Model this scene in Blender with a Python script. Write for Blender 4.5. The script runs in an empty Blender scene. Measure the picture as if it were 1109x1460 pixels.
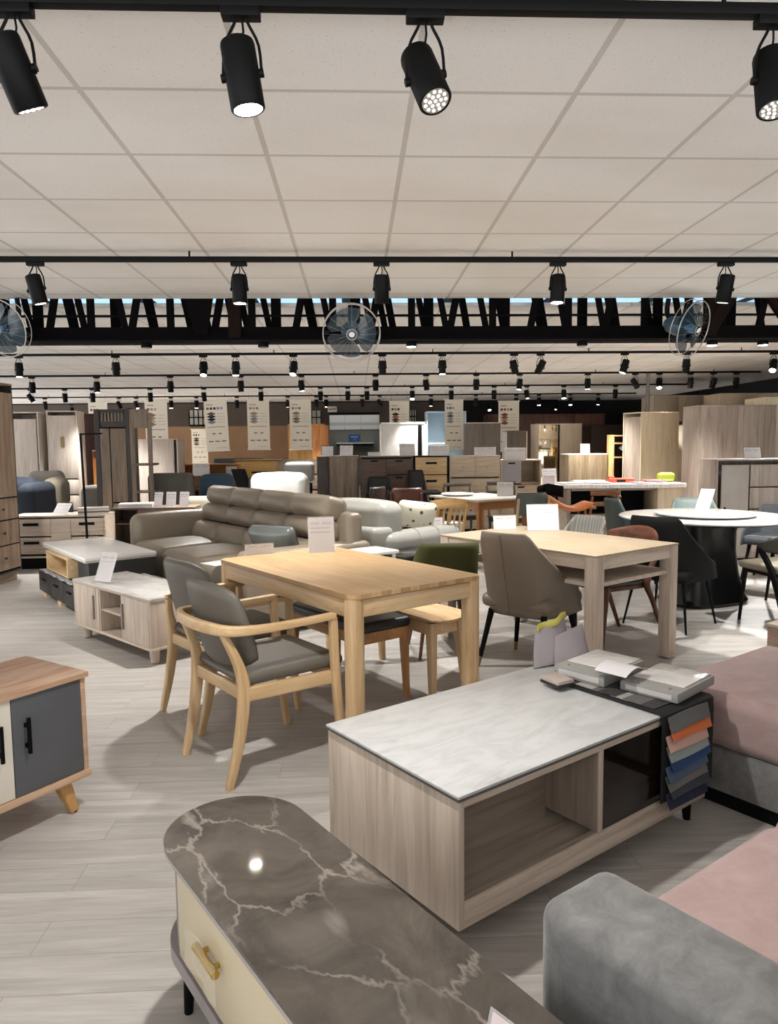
import bpy, bmesh, math, random
from mathutils import Vector, Matrix
random.seed(7)
SC = bpy.context.scene
COL = SC.collection
PI = math.pi
def rad(a): return math.radians(a)
def V(*a): return Vector(a)

# ------------------------------------------------------------------ colour / materials
def lin(h):
    h = h.lstrip('#'); o = []
    for i in (0, 2, 4):
        c = int(h[i:i+2], 16) / 255
        o.append(c / 12.92 if c <= .04045 else ((c + .055) / 1.055) ** 2.4)
    return (*o, 1)
MATS = {}
def newmat(name):
    m = bpy.data.materials.new(name); m.use_nodes = True
    nt = m.node_tree; b = nt.nodes['Principled BSDF']
    return m, nt, b
def nd(nt, t, **kw):
    n = nt.nodes.new(t)
    for k, v in kw.items(): setattr(n, k, v)
    return n
def setin(n, **kw):
    for k, v in kw.items(): n.inputs[k.replace('_', ' ')].default_value = v
def ramp(nt, fac, stops):
    r = nd(nt, 'ShaderNodeValToRGB'); e = r.color_ramp.elements
    while len(e) > 1: e.remove(e[-1])
    e[0].position, e[0].color = stops[0][0], lin(stops[0][1])
    for p, h in stops[1:]:
        x = e.new(p); x.color = lin(h)
    nt.links.new(fac, r.inputs['Fac']); return r.outputs['Color']
def coords(nt, scale=(1, 1, 1), rot=(0, 0, 0), loc=(0, 0, 0)):
    tc = nd(nt, 'ShaderNodeTexCoord'); mp = nd(nt, 'ShaderNodeMapping')
    setin(mp, Scale=scale, Rotation=rot, Location=loc)
    nt.links.new(tc.outputs['Object'], mp.inputs['Vector']); return mp.outputs['Vector']
def noise(nt, vec, scale, detail=4, rough=.5, dist=0):
    n = nd(nt, 'ShaderNodeTexNoise'); setin(n, Scale=scale, Detail=detail, Roughness=rough, Distortion=dist)
    nt.links.new(vec, n.inputs['Vector']); return n.outputs['Fac']
def bump(nt, b, h, strength=.1, dist=.01):
    n = nd(nt, 'ShaderNodeBump'); setin(n, Strength=strength, Distance=dist)
    nt.links.new(h, n.inputs['Height']); nt.links.new(n.outputs['Normal'], b.inputs['Normal'])
def mix(nt, fac, a, b, mode='MIX'):
    n = nd(nt, 'ShaderNodeMix', data_type='RGBA', blend_type=mode)
    if isinstance(fac, float): n.inputs[0].default_value = fac
    else: nt.links.new(fac, n.inputs[0])
    for i, x in ((6, a), (7, b)):
        if isinstance(x, str): n.inputs[i].default_value = lin(x)
        else: nt.links.new(x, n.inputs[i])
    return n.outputs[2]
def plain(name, hexc, rough=.5, metal=0, spec=.5, var=.06, vscale=6, bmp=0, bscale=80, coat=0):
    if name in MATS: return MATS[name]
    m, nt, b = newmat(name); v = coords(nt)
    n = noise(nt, v, vscale, 3)
    c = lin(hexc); f = lambda k: tuple(min(1, max(0, x * k)) for x in c[:3]) + (1,)
    r = nd(nt, 'ShaderNodeValToRGB'); e = r.color_ramp.elements
    e[0].position, e[0].color, e[1].position, e[1].color = .3, f(1 - var), .7, f(1 + var)
    nt.links.new(n, r.inputs['Fac']); nt.links.new(r.outputs['Color'], b.inputs['Base Color'])
    setin(b, Roughness=rough, Metallic=metal)
    b.inputs['Specular IOR Level'].default_value = spec
    b.inputs['Coat Weight'].default_value = coat
    if bmp: bump(nt, b, noise(nt, v, bscale, 3), bmp, .004)
    MATS[name] = m; return m
def wood(name, stops, axis='x', scale=1, rough=.45, contrast=1, rot=(0, 0, 0)):
    key = name + '_' + axis
    if key in MATS: return MATS[key]
    m, nt, b = newmat(key)
    s = [14 * scale] * 3; s['xyz'.index(axis)] = 1.1 * scale
    v = coords(nt, s, rot)
    n1 = noise(nt, v, 1.6, 6, .6, .8)
    s2 = [60 * scale] * 3; s2['xyz'.index(axis)] = 2 * scale
    n2 = noise(nt, coords(nt, s2, rot), 2.5, 4, .6, .3)
    mx = nd(nt, 'ShaderNodeMath', operation='MULTIPLY_ADD'); mx.inputs[1].default_value = .35 * contrast
    nt.links.new(n2, mx.inputs[0]); nt.links.new(n1, mx.inputs[2])
    sub = nd(nt, 'ShaderNodeMath', operation='SUBTRACT'); sub.inputs[1].default_value = .175 * contrast
    nt.links.new(mx.outputs[0], sub.inputs[0])
    col = ramp(nt, sub.outputs[0], stops)
    nt.links.new(col, b.inputs['Base Color']); setin(b, Roughness=rough)
    bump(nt, b, n2, .06, .002)
    MATS[key] = m; return m
def emit(name, hexc, s):
    if name in MATS: return MATS[name]
    m, nt, b = newmat(name)
    setin(b, Base_Color=lin(hexc), Roughness=.3)
    b.inputs['Emission Color'].default_value = lin(hexc); b.inputs['Emission Strength'].default_value = s
    MATS[name] = m; return m
def glassy(name, hexc, alpha, rough=.05):
    if name in MATS: return MATS[name]
    m, nt, b = newmat(name); setin(b, Base_Color=lin(hexc), Roughness=rough, Alpha=alpha)
    MATS[name] = m; return m
PALEWOOD = [(.3, '#a08f80'), (.45, '#b7a797'), (.6, '#c4b5a5'), (.75, '#cdbfb0')]
GREYWOOD = [(.3, '#85766b'), (.5, '#9c8d80'), (.7, '#ab9c8e')]
OAK = [(.3, '#a98a62'), (.45, '#bd9e76'), (.6, '#c8ab84'), (.75, '#d0b692')]
ASH = [(.3, '#b39267'), (.5, '#c4a47a'), (.7, '#d0b38b')]
WALNUT = [(.3, '#3a1f14'), (.5, '#5a3321'), (.7, '#6e4530')]
TEAK = [(.3, '#6e4020'), (.5, '#8d5730'), (.7, '#a06a3d')]
DARKW = [(.3, '#2b2420'), (.5, '#3d342e'), (.7, '#4b4038')]
TAUPEW = [(.3, '#574a3e'), (.5, '#6e5f50'), (.7, '#7f6f5e')]
STRIPE = [(.25, '#9c7460'), (.45, '#c09a80'), (.55, '#d2b49c'), (.75, '#b58d74')]
def pale(a='z'): return wood('pale_oak', PALEWOOD, a)
def grey(a='z'): return wood('grey_oak', GREYWOOD, a)
def oak(a='x'): return wood('oak', OAK, a)
def ash(a='z'): return wood('ash', ASH, a, rough=.4)
def walnut(a='z'): return wood('walnut', WALNUT, a, rough=.4)
def teak(a='z'): return wood('teak', TEAK, a, rough=.35)
def darkw(a='z'): return wood('dark_wood', DARKW, a, rough=.4)
def taupew(a='z'): return wood('taupe_wood', TAUPEW, a)
BLACK = plain('black_paint', '#040404', .6, var=.1, spec=.15)
BLACKM = plain('black_metal', '#030303', .55, var=.1, spec=.15)
WHITE = plain('white_card', '#cbc7c9', .6, var=.01)
WHITELAM = plain('white_laminate', '#eceae6', .35, var=.02)
BRASS = plain('brass', '#c9aa5c', .25, metal=1, var=.05)
STEEL = plain('steel', '#b8b6b2', .3, metal=1, var=.05)
INK = plain('grey_ink', '#77727a', .8)
PINKINK = plain('pink_ink', '#b98f9c', .8)
GREYLEATHER = plain('grey_leatherette', '#5c564d', .5, bmp=.15, bscale=220)
TAUPELEATHER = plain('taupe_leather', '#837767', .42, var=.05, bmp=.25, bscale=60)
WHITELEATHER = plain('white_leather', '#b4b4ae', .35, var=.03, bmp=.15, bscale=60)
BLACKLEATHER = plain('black_leather', '#17161a', .4, bmp=.1, bscale=200)
ACRYL = glassy('clear_acrylic', '#f4f0ee', .25, .03)

# ------------------------------------------------------------------ mesh builder
class MB:
    def __init__(s): s.bm = bmesh.new(); s.T = Matrix(); s.mi = 0
    def v(s, p): return s.bm.verts.new(s.T @ Vector(p))
    def f(s, vs):
        try: f = s.bm.faces.new(vs); f.material_index = s.mi; return f
        except ValueError: return None
    def box(s, x0, x1, y0, y1, z0, z1, b=.002, seg=2):
        vs = [s.v((x, y, z)) for x in (x0, x1) for y in (y0, y1) for z in (z0, z1)]
        fs = [s.f([vs[i] for i in q]) for q in ((0, 1, 3, 2), (4, 6, 7, 5), (0, 4, 5, 1), (2, 3, 7, 6), (0, 2, 6, 4), (1, 5, 7, 3))]
        b = min(b, .45 * min(abs(x1 - x0), abs(y1 - y0), abs(z1 - z0)))
        if b > 0:
            es = list({e for f in fs for e in f.edges})
            r = bmesh.ops.bevel(s.bm, geom=es, offset=b, segments=seg, affect='EDGES', profile=.5)
            for f in r['faces']: f.material_index = s.mi
        return s
    def rbox(s, x0, x1, y0, y1, z0, z1, r=.05, puff=(0, 0, 0), n=5):
        c = [(x0 + x1) / 2, (y0 + y1) / 2, (z0 + z1) / 2]; h = [abs(x1 - x0) / 2, abs(y1 - y0) / 2, abs(z1 - z0) / 2]
        r = min(r, *(k * .98 for k in h))
        def samp(H):
            e = [-H + r * t for t in (0, .3, .6, .85)]
            mid = [(-H + r) + (2 * H - 2 * r) * i / (n + 1) for i in range(n + 2)]
            return e + mid + [-x for x in reversed(e)]
        S = [samp(k) for k in h]; cache = {}
        def pt(q):
            k = tuple(round(t, 5) for t in q)
            if k in cache: return cache[k]
            inn = [max(-h[i] + r, min(h[i] - r, q[i])) for i in range(3)]
            o = Vector([q[i] - inn[i] for i in range(3)])
            if o.length > 1e-9: o = o.normalized() * r
            p = [inn[i] + o[i] for i in range(3)]; w = [q[i] / h[i] for i in range(3)]
            for a in range(3):
                i, j = (a + 1) % 3, (a + 2) % 3
                p[a] += puff[a] * w[a] * (1 - w[i] ** 2) * (1 - w[j] ** 2)
            cache[k] = s.v([c[i] + p[i] for i in range(3)]); return cache[k]
        for a in range(3):
            i, j = (a + 1) % 3, (a + 2) % 3
            for sg in (-1, 1):
                for m_ in range(len(S[i]) - 1):
                    for n_ in range(len(S[j]) - 1):
                        vs = []
                        for (p, q) in ((m_, n_), (m_ + 1, n_), (m_ + 1, n_ + 1), (m_, n_ + 1)):
                            k = [0, 0, 0]; k[a] = sg * h[a]; k[i] = S[i][p]; k[j] = S[j][q]; vs.append(pt(k))
                        if len(set(vs)) == 4: s.f(vs if sg > 0 else vs[::-1])
        return s
    def sweep(s, pts, rad, seg=12, up=None, power=2.0, smooth=0):
        pts = [Vector(p) for p in pts]; n = len(pts)
        R = rad if isinstance(rad, list) else [rad] * n
        R = [(r, r) if not isinstance(r, tuple) else r for r in R]
        if smooth:
            P2, R2 = [], []
            for i in range(n - 1):
                p0, p1, p2, p3 = pts[max(0, i - 1)], pts[i], pts[i + 1], pts[min(n - 1, i + 2)]
                for k in range(smooth):
                    t = k / smooth
                    P2.append(.5 * ((2 * p1) + (p2 - p0) * t + (2 * p0 - 5 * p1 + 4 * p2 - p3) * t * t + (3 * p1 - p0 - 3 * p2 + p3) * t ** 3))
                    R2.append((R[i][0] * (1 - t) + R[i + 1][0] * t, R[i][1] * (1 - t) + R[i + 1][1] * t))
            P2.append(pts[-1]); R2.append(R[-1]); pts, R = P2, R2; n = len(pts)
        rings = []; U = Vector(up) if up else None; prev = None
        for i in range(n):
            d = (pts[min(n - 1, i + 1)] - pts[max(0, i - 1)]).normalized()
            u = U if U else (prev if prev else (Vector((0, 0, 1)) if abs(d.z) < .9 else Vector((1, 0, 0))))
            a = d.cross(u)
            if a.length < 1e-5: a = d.orthogonal()
            a.normalize(); b = a.cross(d).normalized(); prev = b
            ring = []
            for k in range(seg):
                t = 2 * PI * (k + .5) / seg; c, q = math.cos(t), math.sin(t)
                cx = math.copysign(abs(c) ** (2 / power), c); qy = math.copysign(abs(q) ** (2 / power), q)
                ring.append(s.v(pts[i] + a * cx * R[i][0] + b * qy * R[i][1]))
            rings.append(ring)
        for i in range(n - 1):
            for k in range(seg):
                s.f([rings[i][k], rings[i][(k + 1) % seg], rings[i + 1][(k + 1) % seg], rings[i + 1][k]])
        s.f(rings[0][::-1]); s.f(rings[-1]); return s
    def cyl(s, p0, p1, r0, r1=None, seg=16): return s.sweep([p0, p1], [r0, r0 if r1 is None else r1], seg)
    def sq(s, p0, p1, w0, w1=None, up=(0, 1, 0)):
        w1 = w0 if w1 is None else w1
        g = lambda w: w if isinstance(w, tuple) else (w, w)
        return s.sweep([p0, p1], [g(w0), g(w1)], 16, up=up, power=7)
    def lathe(s, prof, seg=32, c=(0, 0)):
        rings = []
        for r, z in prof: rings.append([s.v((c[0] + r * math.cos(2 * PI * k / seg), c[1] + r * math.sin(2 * PI * k / seg), z)) for k in range(seg)] if r > 1e-6 else [s.v((c[0], c[1], z))])
        for a, b in zip(rings, rings[1:]):
            for k in range(seg):
                q = [a[k % len(a)], a[(k + 1) % len(a)], b[(k + 1) % len(b)], b[k % len(b)]]
                q = list(dict.fromkeys(q))
                if len(q) > 2: s.f(q)
        if len(rings[0]) > 1: s.f(rings[0][::-1])
        if len(rings[-1]) > 1: s.f(rings[-1])
        return s
    def prism(s, poly, z0, z1, b=0, seg=2):
        A = [s.v((x, y, z0)) for x, y in poly]; B = [s.v((x, y, z1)) for x, y in poly]; n = len(poly)
        top = s.f(B); bot = s.f(A[::-1])
        for i in range(n): s.f([A[i], A[(i + 1) % n], B[(i + 1) % n], B[i]])
        if b:
            es = list(set(top.edges) | set(bot.edges))
            r = bmesh.ops.bevel(s.bm, geom=es, offset=b, segments=seg, affect='EDGES')
            for f in r['faces']: f.material_index = s.mi
        return s
    def shell(s, fn, nu=16, nv=14, th=.04):
        # fn(u,v) -> point, u,v in 0..1; closed slab of thickness th offset along the normal
        P = [[Vector(fn(i / nu, j / nv)) for j in range(nv + 1)] for i in range(nu + 1)]
        def nrm(i, j):
            a = P[min(nu, i + 1)][j] - P[max(0, i - 1)][j]; b = P[i][min(nv, j + 1)] - P[i][max(0, j - 1)]
            n = a.cross(b); return n.normalized() if n.length > 1e-9 else Vector((0, 0, 1))
        F, B = {}, {}
        for i in range(nu + 1):
            for j in range(nv + 1):
                e = min(i, nu - i) / nu * 2; g = min(j, nv - j) / nv * 2
                k = th * .5 * (min(1, (e / .18) ** .5 if e < .18 else 1) * .65 + .35) * (min(1, (g / .18) ** .5 if g < .18 else 1) * .65 + .35)
                n = nrm(i, j); F[i, j] = s.v(P[i][j] + n * k); B[i, j] = s.v(P[i][j] - n * k)
        for i in range(nu):
            for j in range(nv):
                s.f([F[i, j], F[i + 1, j], F[i + 1, j + 1], F[i, j + 1]]); s.f([B[i, j + 1], B[i + 1, j + 1], B[i + 1, j], B[i, j]])
        for i in range(nu):
            for j, fl in ((0, 0), (nv, 1)):
                q = [F[i, j], B[i, j], B[i + 1, j], F[i + 1, j]]; s.f(q[::-1] if fl else q)
        for j in range(nv):
            for i, fl in ((0, 1), (nu, 0)):
                q = [F[i, j], B[i, j], B[i, j + 1], F[i, j + 1]]; s.f(q[::-1] if fl else q)
        return s
    def build(s, name, mat, parent=None, ang=38, sub=0):
        bmesh.ops.recalc_face_normals(s.bm, faces=s.bm.faces)
        me = bpy.data.meshes.new(name); s.bm.to_mesh(me); s.bm.free()
        for m in (mat if isinstance(mat, (list, tuple)) else [mat]): me.materials.append(m)
        me.shade_smooth()
        if ang: me.set_sharp_from_angle(angle=rad(ang))
        o = bpy.data.objects.new(name, me); COL.objects.link(o)
        if parent: o.parent = parent
        if sub:
            q = o.modifiers.new('s', 'SUBSURF'); q.levels = q.render_levels = sub
        return o
def tag(o, label, cat, group=None, kind=None):
    o['label'] = label; o['category'] = cat
    if group: o['group'] = group
    if kind: o['kind'] = kind
    return o
def thing(name, label, cat, x, y, z=0, rot=0, group=None):
    o = bpy.data.objects.new(name, None); COL.objects.link(o)
    o.location = (x, y, z); o.rotation_euler = (0, 0, rad(rot)); o.empty_display_size = .1
    return tag(o, label, cat, group)
def struct(name, m, mat, **k):
    o = m.build(name, mat, **k); o['kind'] = 'structure'; return o
def part(parent, name, mat, fn, **k):
    m = MB(); fn(m); return m.build(name, mat, parent, **k)
def pbox(parent, name, mat, *a, **k):
    m = MB(); m.box(*a, **k); return m.build(name, mat, parent)
def copy_tree(o, parent=None):
    c = o.copy(); COL.objects.link(c)
    if parent: c.parent = parent
    for ch in [x for x in bpy.data.objects if x.parent == o]: copy_tree(ch, c)
    return c
R0 = 34.5   # the display axis most of the furniture follows
WORLD = 1.45   # world fill from below the horizon, added to brighten the ceiling
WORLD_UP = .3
EXPO = 1.7
EXTRA = []
# ------------------------------------------------------------------ the hall
HC = 2.593
def floor_mat():
    m, nt, b = newmat('vinyl_planks')
    v = coords(nt)
    br = nd(nt, 'ShaderNodeTexBrick', offset=.37, offset_frequency=2)
    setin(br, Scale=1, Mortar_Size=.0012, Mortar_Smooth=.2, Bias=0, Brick_Width=.92, Row_Height=.15)
    br.inputs['Color1'].default_value = (0, 0, 0, 1); br.inputs['Color2'].default_value = (1, 1, 1, 1); br.inputs['Mortar'].default_value = (.5, .5, .5, 1)
    nt.links.new(v, br.inputs['Vector'])
    off = nd(nt, 'ShaderNodeVectorMath', operation='MULTIPLY_ADD'); off.inputs[1].default_value = (9, 5, 3)
    nt.links.new(br.outputs['Color'], off.inputs[0]); nt.links.new(coords(nt, (1.3, 14, 1)), off.inputs[2])
    n1 = noise(nt, off.outputs[0], 1.3, 7, .62, 1.0)
    n2 = noise(nt, coords(nt, (3, 60, 1)), 2.2, 4, .6, .4)
    mx = nd(nt, 'ShaderNodeMath', operation='MULTIPLY_ADD'); mx.inputs[1].default_value = .3
    nt.links.new(n2, mx.inputs[0]); nt.links.new(n1, mx.inputs[2])
    base = ramp(nt, mx.outputs[0], [(.35, '#8b8680'), (.55, '#a09b95'), (.7, '#aca7a2'), (.85, '#b8b4ae')])
    tint = mix(nt, .05, base, br.outputs['Color'], 'OVERLAY')
    col = mix(nt, br.outputs['Fac'], tint, '#8b837b')
    nt.links.new(col, b.inputs['Base Color']); setin(b, Roughness=.42)
    bump(nt, b, mx.outputs[0], .05, .003); return m
def ceil_mat():
    m, nt, b = newmat('ceiling_tiles')
    v = coords(nt, loc=(.895 + .28 * 0 + .011, -2.622 + .011, 0))
    br = nd(nt, 'ShaderNodeTexBrick', offset=0, squash=1)
    setin(br, Scale=1, Mortar_Size=.011, Mortar_Smooth=.1, Bias=0, Brick_Width=.56, Row_Height=.56)
    br.inputs['Color1'].default_value = lin('#e9e6e2'); br.inputs['Color2'].default_value = lin('#e4e1dd'); br.inputs['Mortar'].default_value = lin('#c6c1bb')
    nt.links.new(v, br.inputs['Vector'])
    sp = noise(nt, coords(nt), 130, 2, .5)
    spk = ramp(nt, sp, [(.27, '#a89c90'), (.36, '#ffffff')])
    st = ramp(nt, noise(nt, coords(nt, (1, 2, 1)), .9, 3), [(.3, '#f6f3f0'), (.6, '#ffffff')])
    c = mix(nt, .55, br.outputs['Color'], spk, 'MULTIPLY'); c = mix(nt, 1.0, c, st, 'MULTIPLY')
    nt.links.new(c, b.inputs['Base Color']); setin(b, Roughness=.75)
    h = nd(nt, 'ShaderNodeMath', operation='MULTIPLY'); h.inputs[1].default_value = 1; nt.links.new(br.outputs['Fac'], h.inputs[0])
    bump(nt, b, h.outputs[0], .35, .006); return m
FLOOR, CEIL = floor_mat(), ceil_mat()
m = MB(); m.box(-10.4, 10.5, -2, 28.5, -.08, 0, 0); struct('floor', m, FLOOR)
m = MB(); m.box(-10.4, 8.15, -1.2, 6.15, HC, HC + .03, 0); m.box(-10.4, 8.15, 6.5, 21, HC, HC + .03, 0); struct('ceiling', m, CEIL)
WALLDARK = plain('dark_wall', '#4a4037', .8, var=.1, vscale=2)
WALLTAN = plain('tan_wall', '#8a6b4e', .8, var=.08, vscale=2)
VOID = plain('black_wall', '#0b0a0a', .9)
# back wall with an opening into the next room
m = MB(); m.box(-12, -.72, 21, 21.15, 1.95, 3.4, 0); m.box(.7, 3.1, 21, 21.15, 0, 3.4, 0); m.box(-.72, .7, 21, 21.15, 2.24, 3.4, 0); m.mi = 1
m.box(-12, -.72, 20.98, 21.15, 0, 1.95, 0); struct('wall_back', m, [WALLDARK, WALLTAN])
m = MB(); m.box(3.1, 10.5, 20.9, 21.1, 0, 3.4, 0); m.box(9.9, 10.1, -1, 21, 0, 3.4, 0); m.box(8.15, 10.1, 3, 21, 3.3, 3.4, 0); struct('wall_right', m, VOID)
NICHE = plain('niche_wall', '#8b8a80', .8, var=.05, vscale=1)
m = MB(); m.box(-1.6, 1.6, 25, 25.15, 0, 1.9, 0); m.box(-1.2, -1.1, 21.15, 25, 0, 3, 0); m.box(1.1, 1.2, 21.15, 25, 0, 3, 0); struct('wall_niche', m, NICHE)
m = MB(); m.T = Matrix.Translation((0, 25, 1.9)) @ Matrix.Rotation(rad(78), 4, 'X') @ Matrix.Translation((0, -.0, 0)); m.box(-1.6, 1.6, 0, .9, 0, .03, 0); struct('ceiling_niche', m, CEIL)
m = MB(); m.box(-.72, .7, 20.95, 21.02, 2.24, 2.3, 0); struct('trim_1', m, BLACK)
m = MB(); m.box(-.62, .62, 24.7, 25, 1.42, 1.47, 0); m.mi = 1; m.box(-.62, .62, 24.72, 25, 1.36, 1.42, 0); struct('trim_2', m, [WHITELAM, BLACK])
# high barred windows of the back wall
def window(n, x0, x1, z0, z1, nv):
    m = MB(); m.box(x0, x1, 20.9, 20.97, z0, z1, 0); m.mi = 1
    for i in range(nv + 1):
        x = x0 + (x1 - x0) * i / nv; m.box(x - .012, x + .012, 20.87, 20.9, z0, z1, 0)
    m.box(x0, x1, 20.87, 20.9, (z0 + z1) / 2 - .015, (z0 + z1) / 2 + .015, 0); m.box(x0, x1, 20.86, 20.9, z0 - .05, z0, 0)
    struct('window_%d' % n, m, [plain('dusty_pane', '#b9b4ac', .4), BLACK])
window(1, -4.62, -4.0, 2.0, 2.4, 5); window(2, -1.85, -.95, 1.98, 2.36, 7); window(3, 1.42, 1.75, 2.0, 2.35, 5)
# translucent roof strip above the gap between the two ceilings
m = MB()
for i in range(12): m.box(-8 + i * 1.35, -8 + i * 1.35 + 1.1, 8.0, 12.5, 3.30, 3.33, 0)
struct('trim_3', m, emit('roof_light_sheet', '#9fc0dc', .35))
m = MB(); m.box(-12, 10, 6.5, 13, 3.36, 3.4, 0); m.box(-12, 10, 5.2, 6.5, 3.36, 3.4, 0); struct('trim_4', m, VOID)

# ------------------------------------------------------------------ steel roof truss
TR = plain('truss_paint', '#060404', .9, var=.25, vscale=3, spec=.1)
BRN = plain('brown_truss_paint', '#150c08', .85, var=.2, vscale=3, spec=.1)
t = thing('roof_truss', 'dark brown lattice roof truss crossing the hall under the ceiling gap', 'truss', 0, 6.2, 2.26)
for nm, y0, y1, z0, z1 in (('bottom_chord', 0, .24, 0, .115), ('chord_lip', -.05, .0, 0, .02), ('middle_rail', .02, .05, .20, .217), ('top_chord', 0, .05, .62, .7), ('top_chord', .19, .24, .62, .7)):
    pbox(t, nm, TR, -6.5, 6.5, y0, y1, z0, z1, b=.002)
xs = [-3.3 + i * .165 for i in range(43)]
for i, x in enumerate(xs[:-1]):
    y = .03 if i % 2 else .2
    x += random.uniform(-.02, .02)
    j = i % 4
    part(t, 'truss_web', TR, lambda m: m.sq((x, y, .1), (x + (.11 if j == 1 else -.1 if j == 2 else 0), y, .66), (.03 if j else .042, .014), up=(0, 1, 0)))
    if i % 3 != 1: part(t, 'truss_web', TR, lambda m: m.sq((x + .13, .2 - y + .03, .1), (x + .02, .2 - y + .03, .66), (.026, .012), up=(0, 1, 0)))
part(t, 'gusset_plate', TR, lambda m: m.prism([(0, 0), (.1, 0), (.16, .33), (-.09, .33), (-.06, .2)], 0, .02)).matrix_local = Matrix.Translation((-1.29, -.03, .05)) @ Matrix.Rotation(rad(90), 4, 'X')
part(t, 'truss_post', BRN, lambda m: m.box(-1.02, -.92, -.06, .04, .02, .62, .003))
part(t, 'truss_post', BRN, lambda m: m.box(2.98, 3.06, -.04, .06, .02, .62, .003))
for a, b in ((3.0, 3.32), (3.75, 3.36)): part(t, 'diagonal_brace', BRN, lambda m: m.sq((a, -.02, .06), (b, -.02, .6), (.055, .03), up=(0, 1, 0)))

# ------------------------------------------------------------------ track rails and lamps
ORD = ['leftmost', 'second', 'third', 'fourth', 'fifth', 'sixth', 'seventh', 'eighth', 'ninth', 'tenth', 'eleventh', 'twelfth', 'thirteenth', 'fourteenth', 'fifteenth', 'sixteenth', 'seventeenth', 'eighteenth', 'nineteenth', 'twentieth']
RAILN = ['nearest', 'second', 'third', 'fourth', 'fifth', 'sixth', 'farthest']
RAILS = [2.03, 4.68, 9.4, 12.15, 14.7, 17.3, 19.9]
RZ = 2.528
ends = [(-4, 5), (-6, 7), (-8, 7.5), (-9, 6.77), (-10, 6.78), (-10, 6.65), (-10, 5.5)]
for i, y in enumerate(RAILS):
    t = thing('track_rail', 'black lighting track along the ceiling, %s of the seven rails' % RAILN[i], 'track', 0, y, RZ, 0, 'ceiling lighting tracks')
    pbox(t, 'rail', BLACK, ends[i][0], ends[i][1], -.017, .017, 0, .03, b=.002)
    for x in range(int(ends[i][0]) + 1, int(ends[i][1]) + 1, 2): part(t, 'hanger', BLACK, lambda m: m.cyl((x, 0, .03), (x, 0, HC - RZ), .006, seg=8))
    pbox(t, 'end_cap', BLACK, ends[i][1], ends[i][1] + .03, -.018, .018, -.001, .031, b=.002)
LENS_ON = emit('lamp_lens_lit', '#fff3e2', 22)
LENS_OFF = plain('lamp_lens_unlit', '#8d8780', .25)
LED = emit('led_dots', '#fff6ea', 1.2)
def make_lamp(on):
    r = thing('track_spotlight', 'x', 'spotlight', 0, 0, 0)
    pbox(r, 'adapter', BLACKM, -.05, .05, -.019, .019, -.024, 0, b=.003)
    for s in (-1, 1):
        part(r, 'bracket_arm', BLACKM, lambda m: m.sweep([(s * .012, 0, -.02), (s * .02, 0, -.04), (s * .044, 0, -.09), (s * .05, 0, -.165)], .004, 8, smooth=3))
    part(r, 'cable', BLACK, lambda m: m.sweep([(0, .005, -.02), (.004, .008, -.05), (-.003, .004, -.09)], .003, 6, smooth=2))
    body = part(r, 'lamp_body', BLACKM, lambda m: m.lathe([(.0, .088), (.036, .088), (.043, .083), (.045, .074), (.045, -.083), (.042, -.087), (.038, -.087), (.037, -.078), (0, -.078)], 28))
    for q in (-1, 1): part(body, 'pivot_knob', BLACKM, lambda m: m.cyl((q * .044, 0, .0), (q * .056, 0, .0), .011, seg=10))
    part(body, 'lens', LENS_ON if on else LENS_OFF, lambda m: m.lathe([(0, -.0855), (.037, -.0855), (.037, -.079), (0, -.079)], 24))
    if not on:
        def leds(m):
            for k, (rr, n) in enumerate(((.0, 1), (.015, 6), (.028, 11))):
                for q in range(n):
                    a = 2 * PI * q / n; x, y = rr * math.cos(a), rr * math.sin(a)
                    m.cyl((x, y, -.085), (x, y, -.0872), .0042, seg=8)
        part(body, 'led_array', LED, leds)
    return r, body
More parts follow.
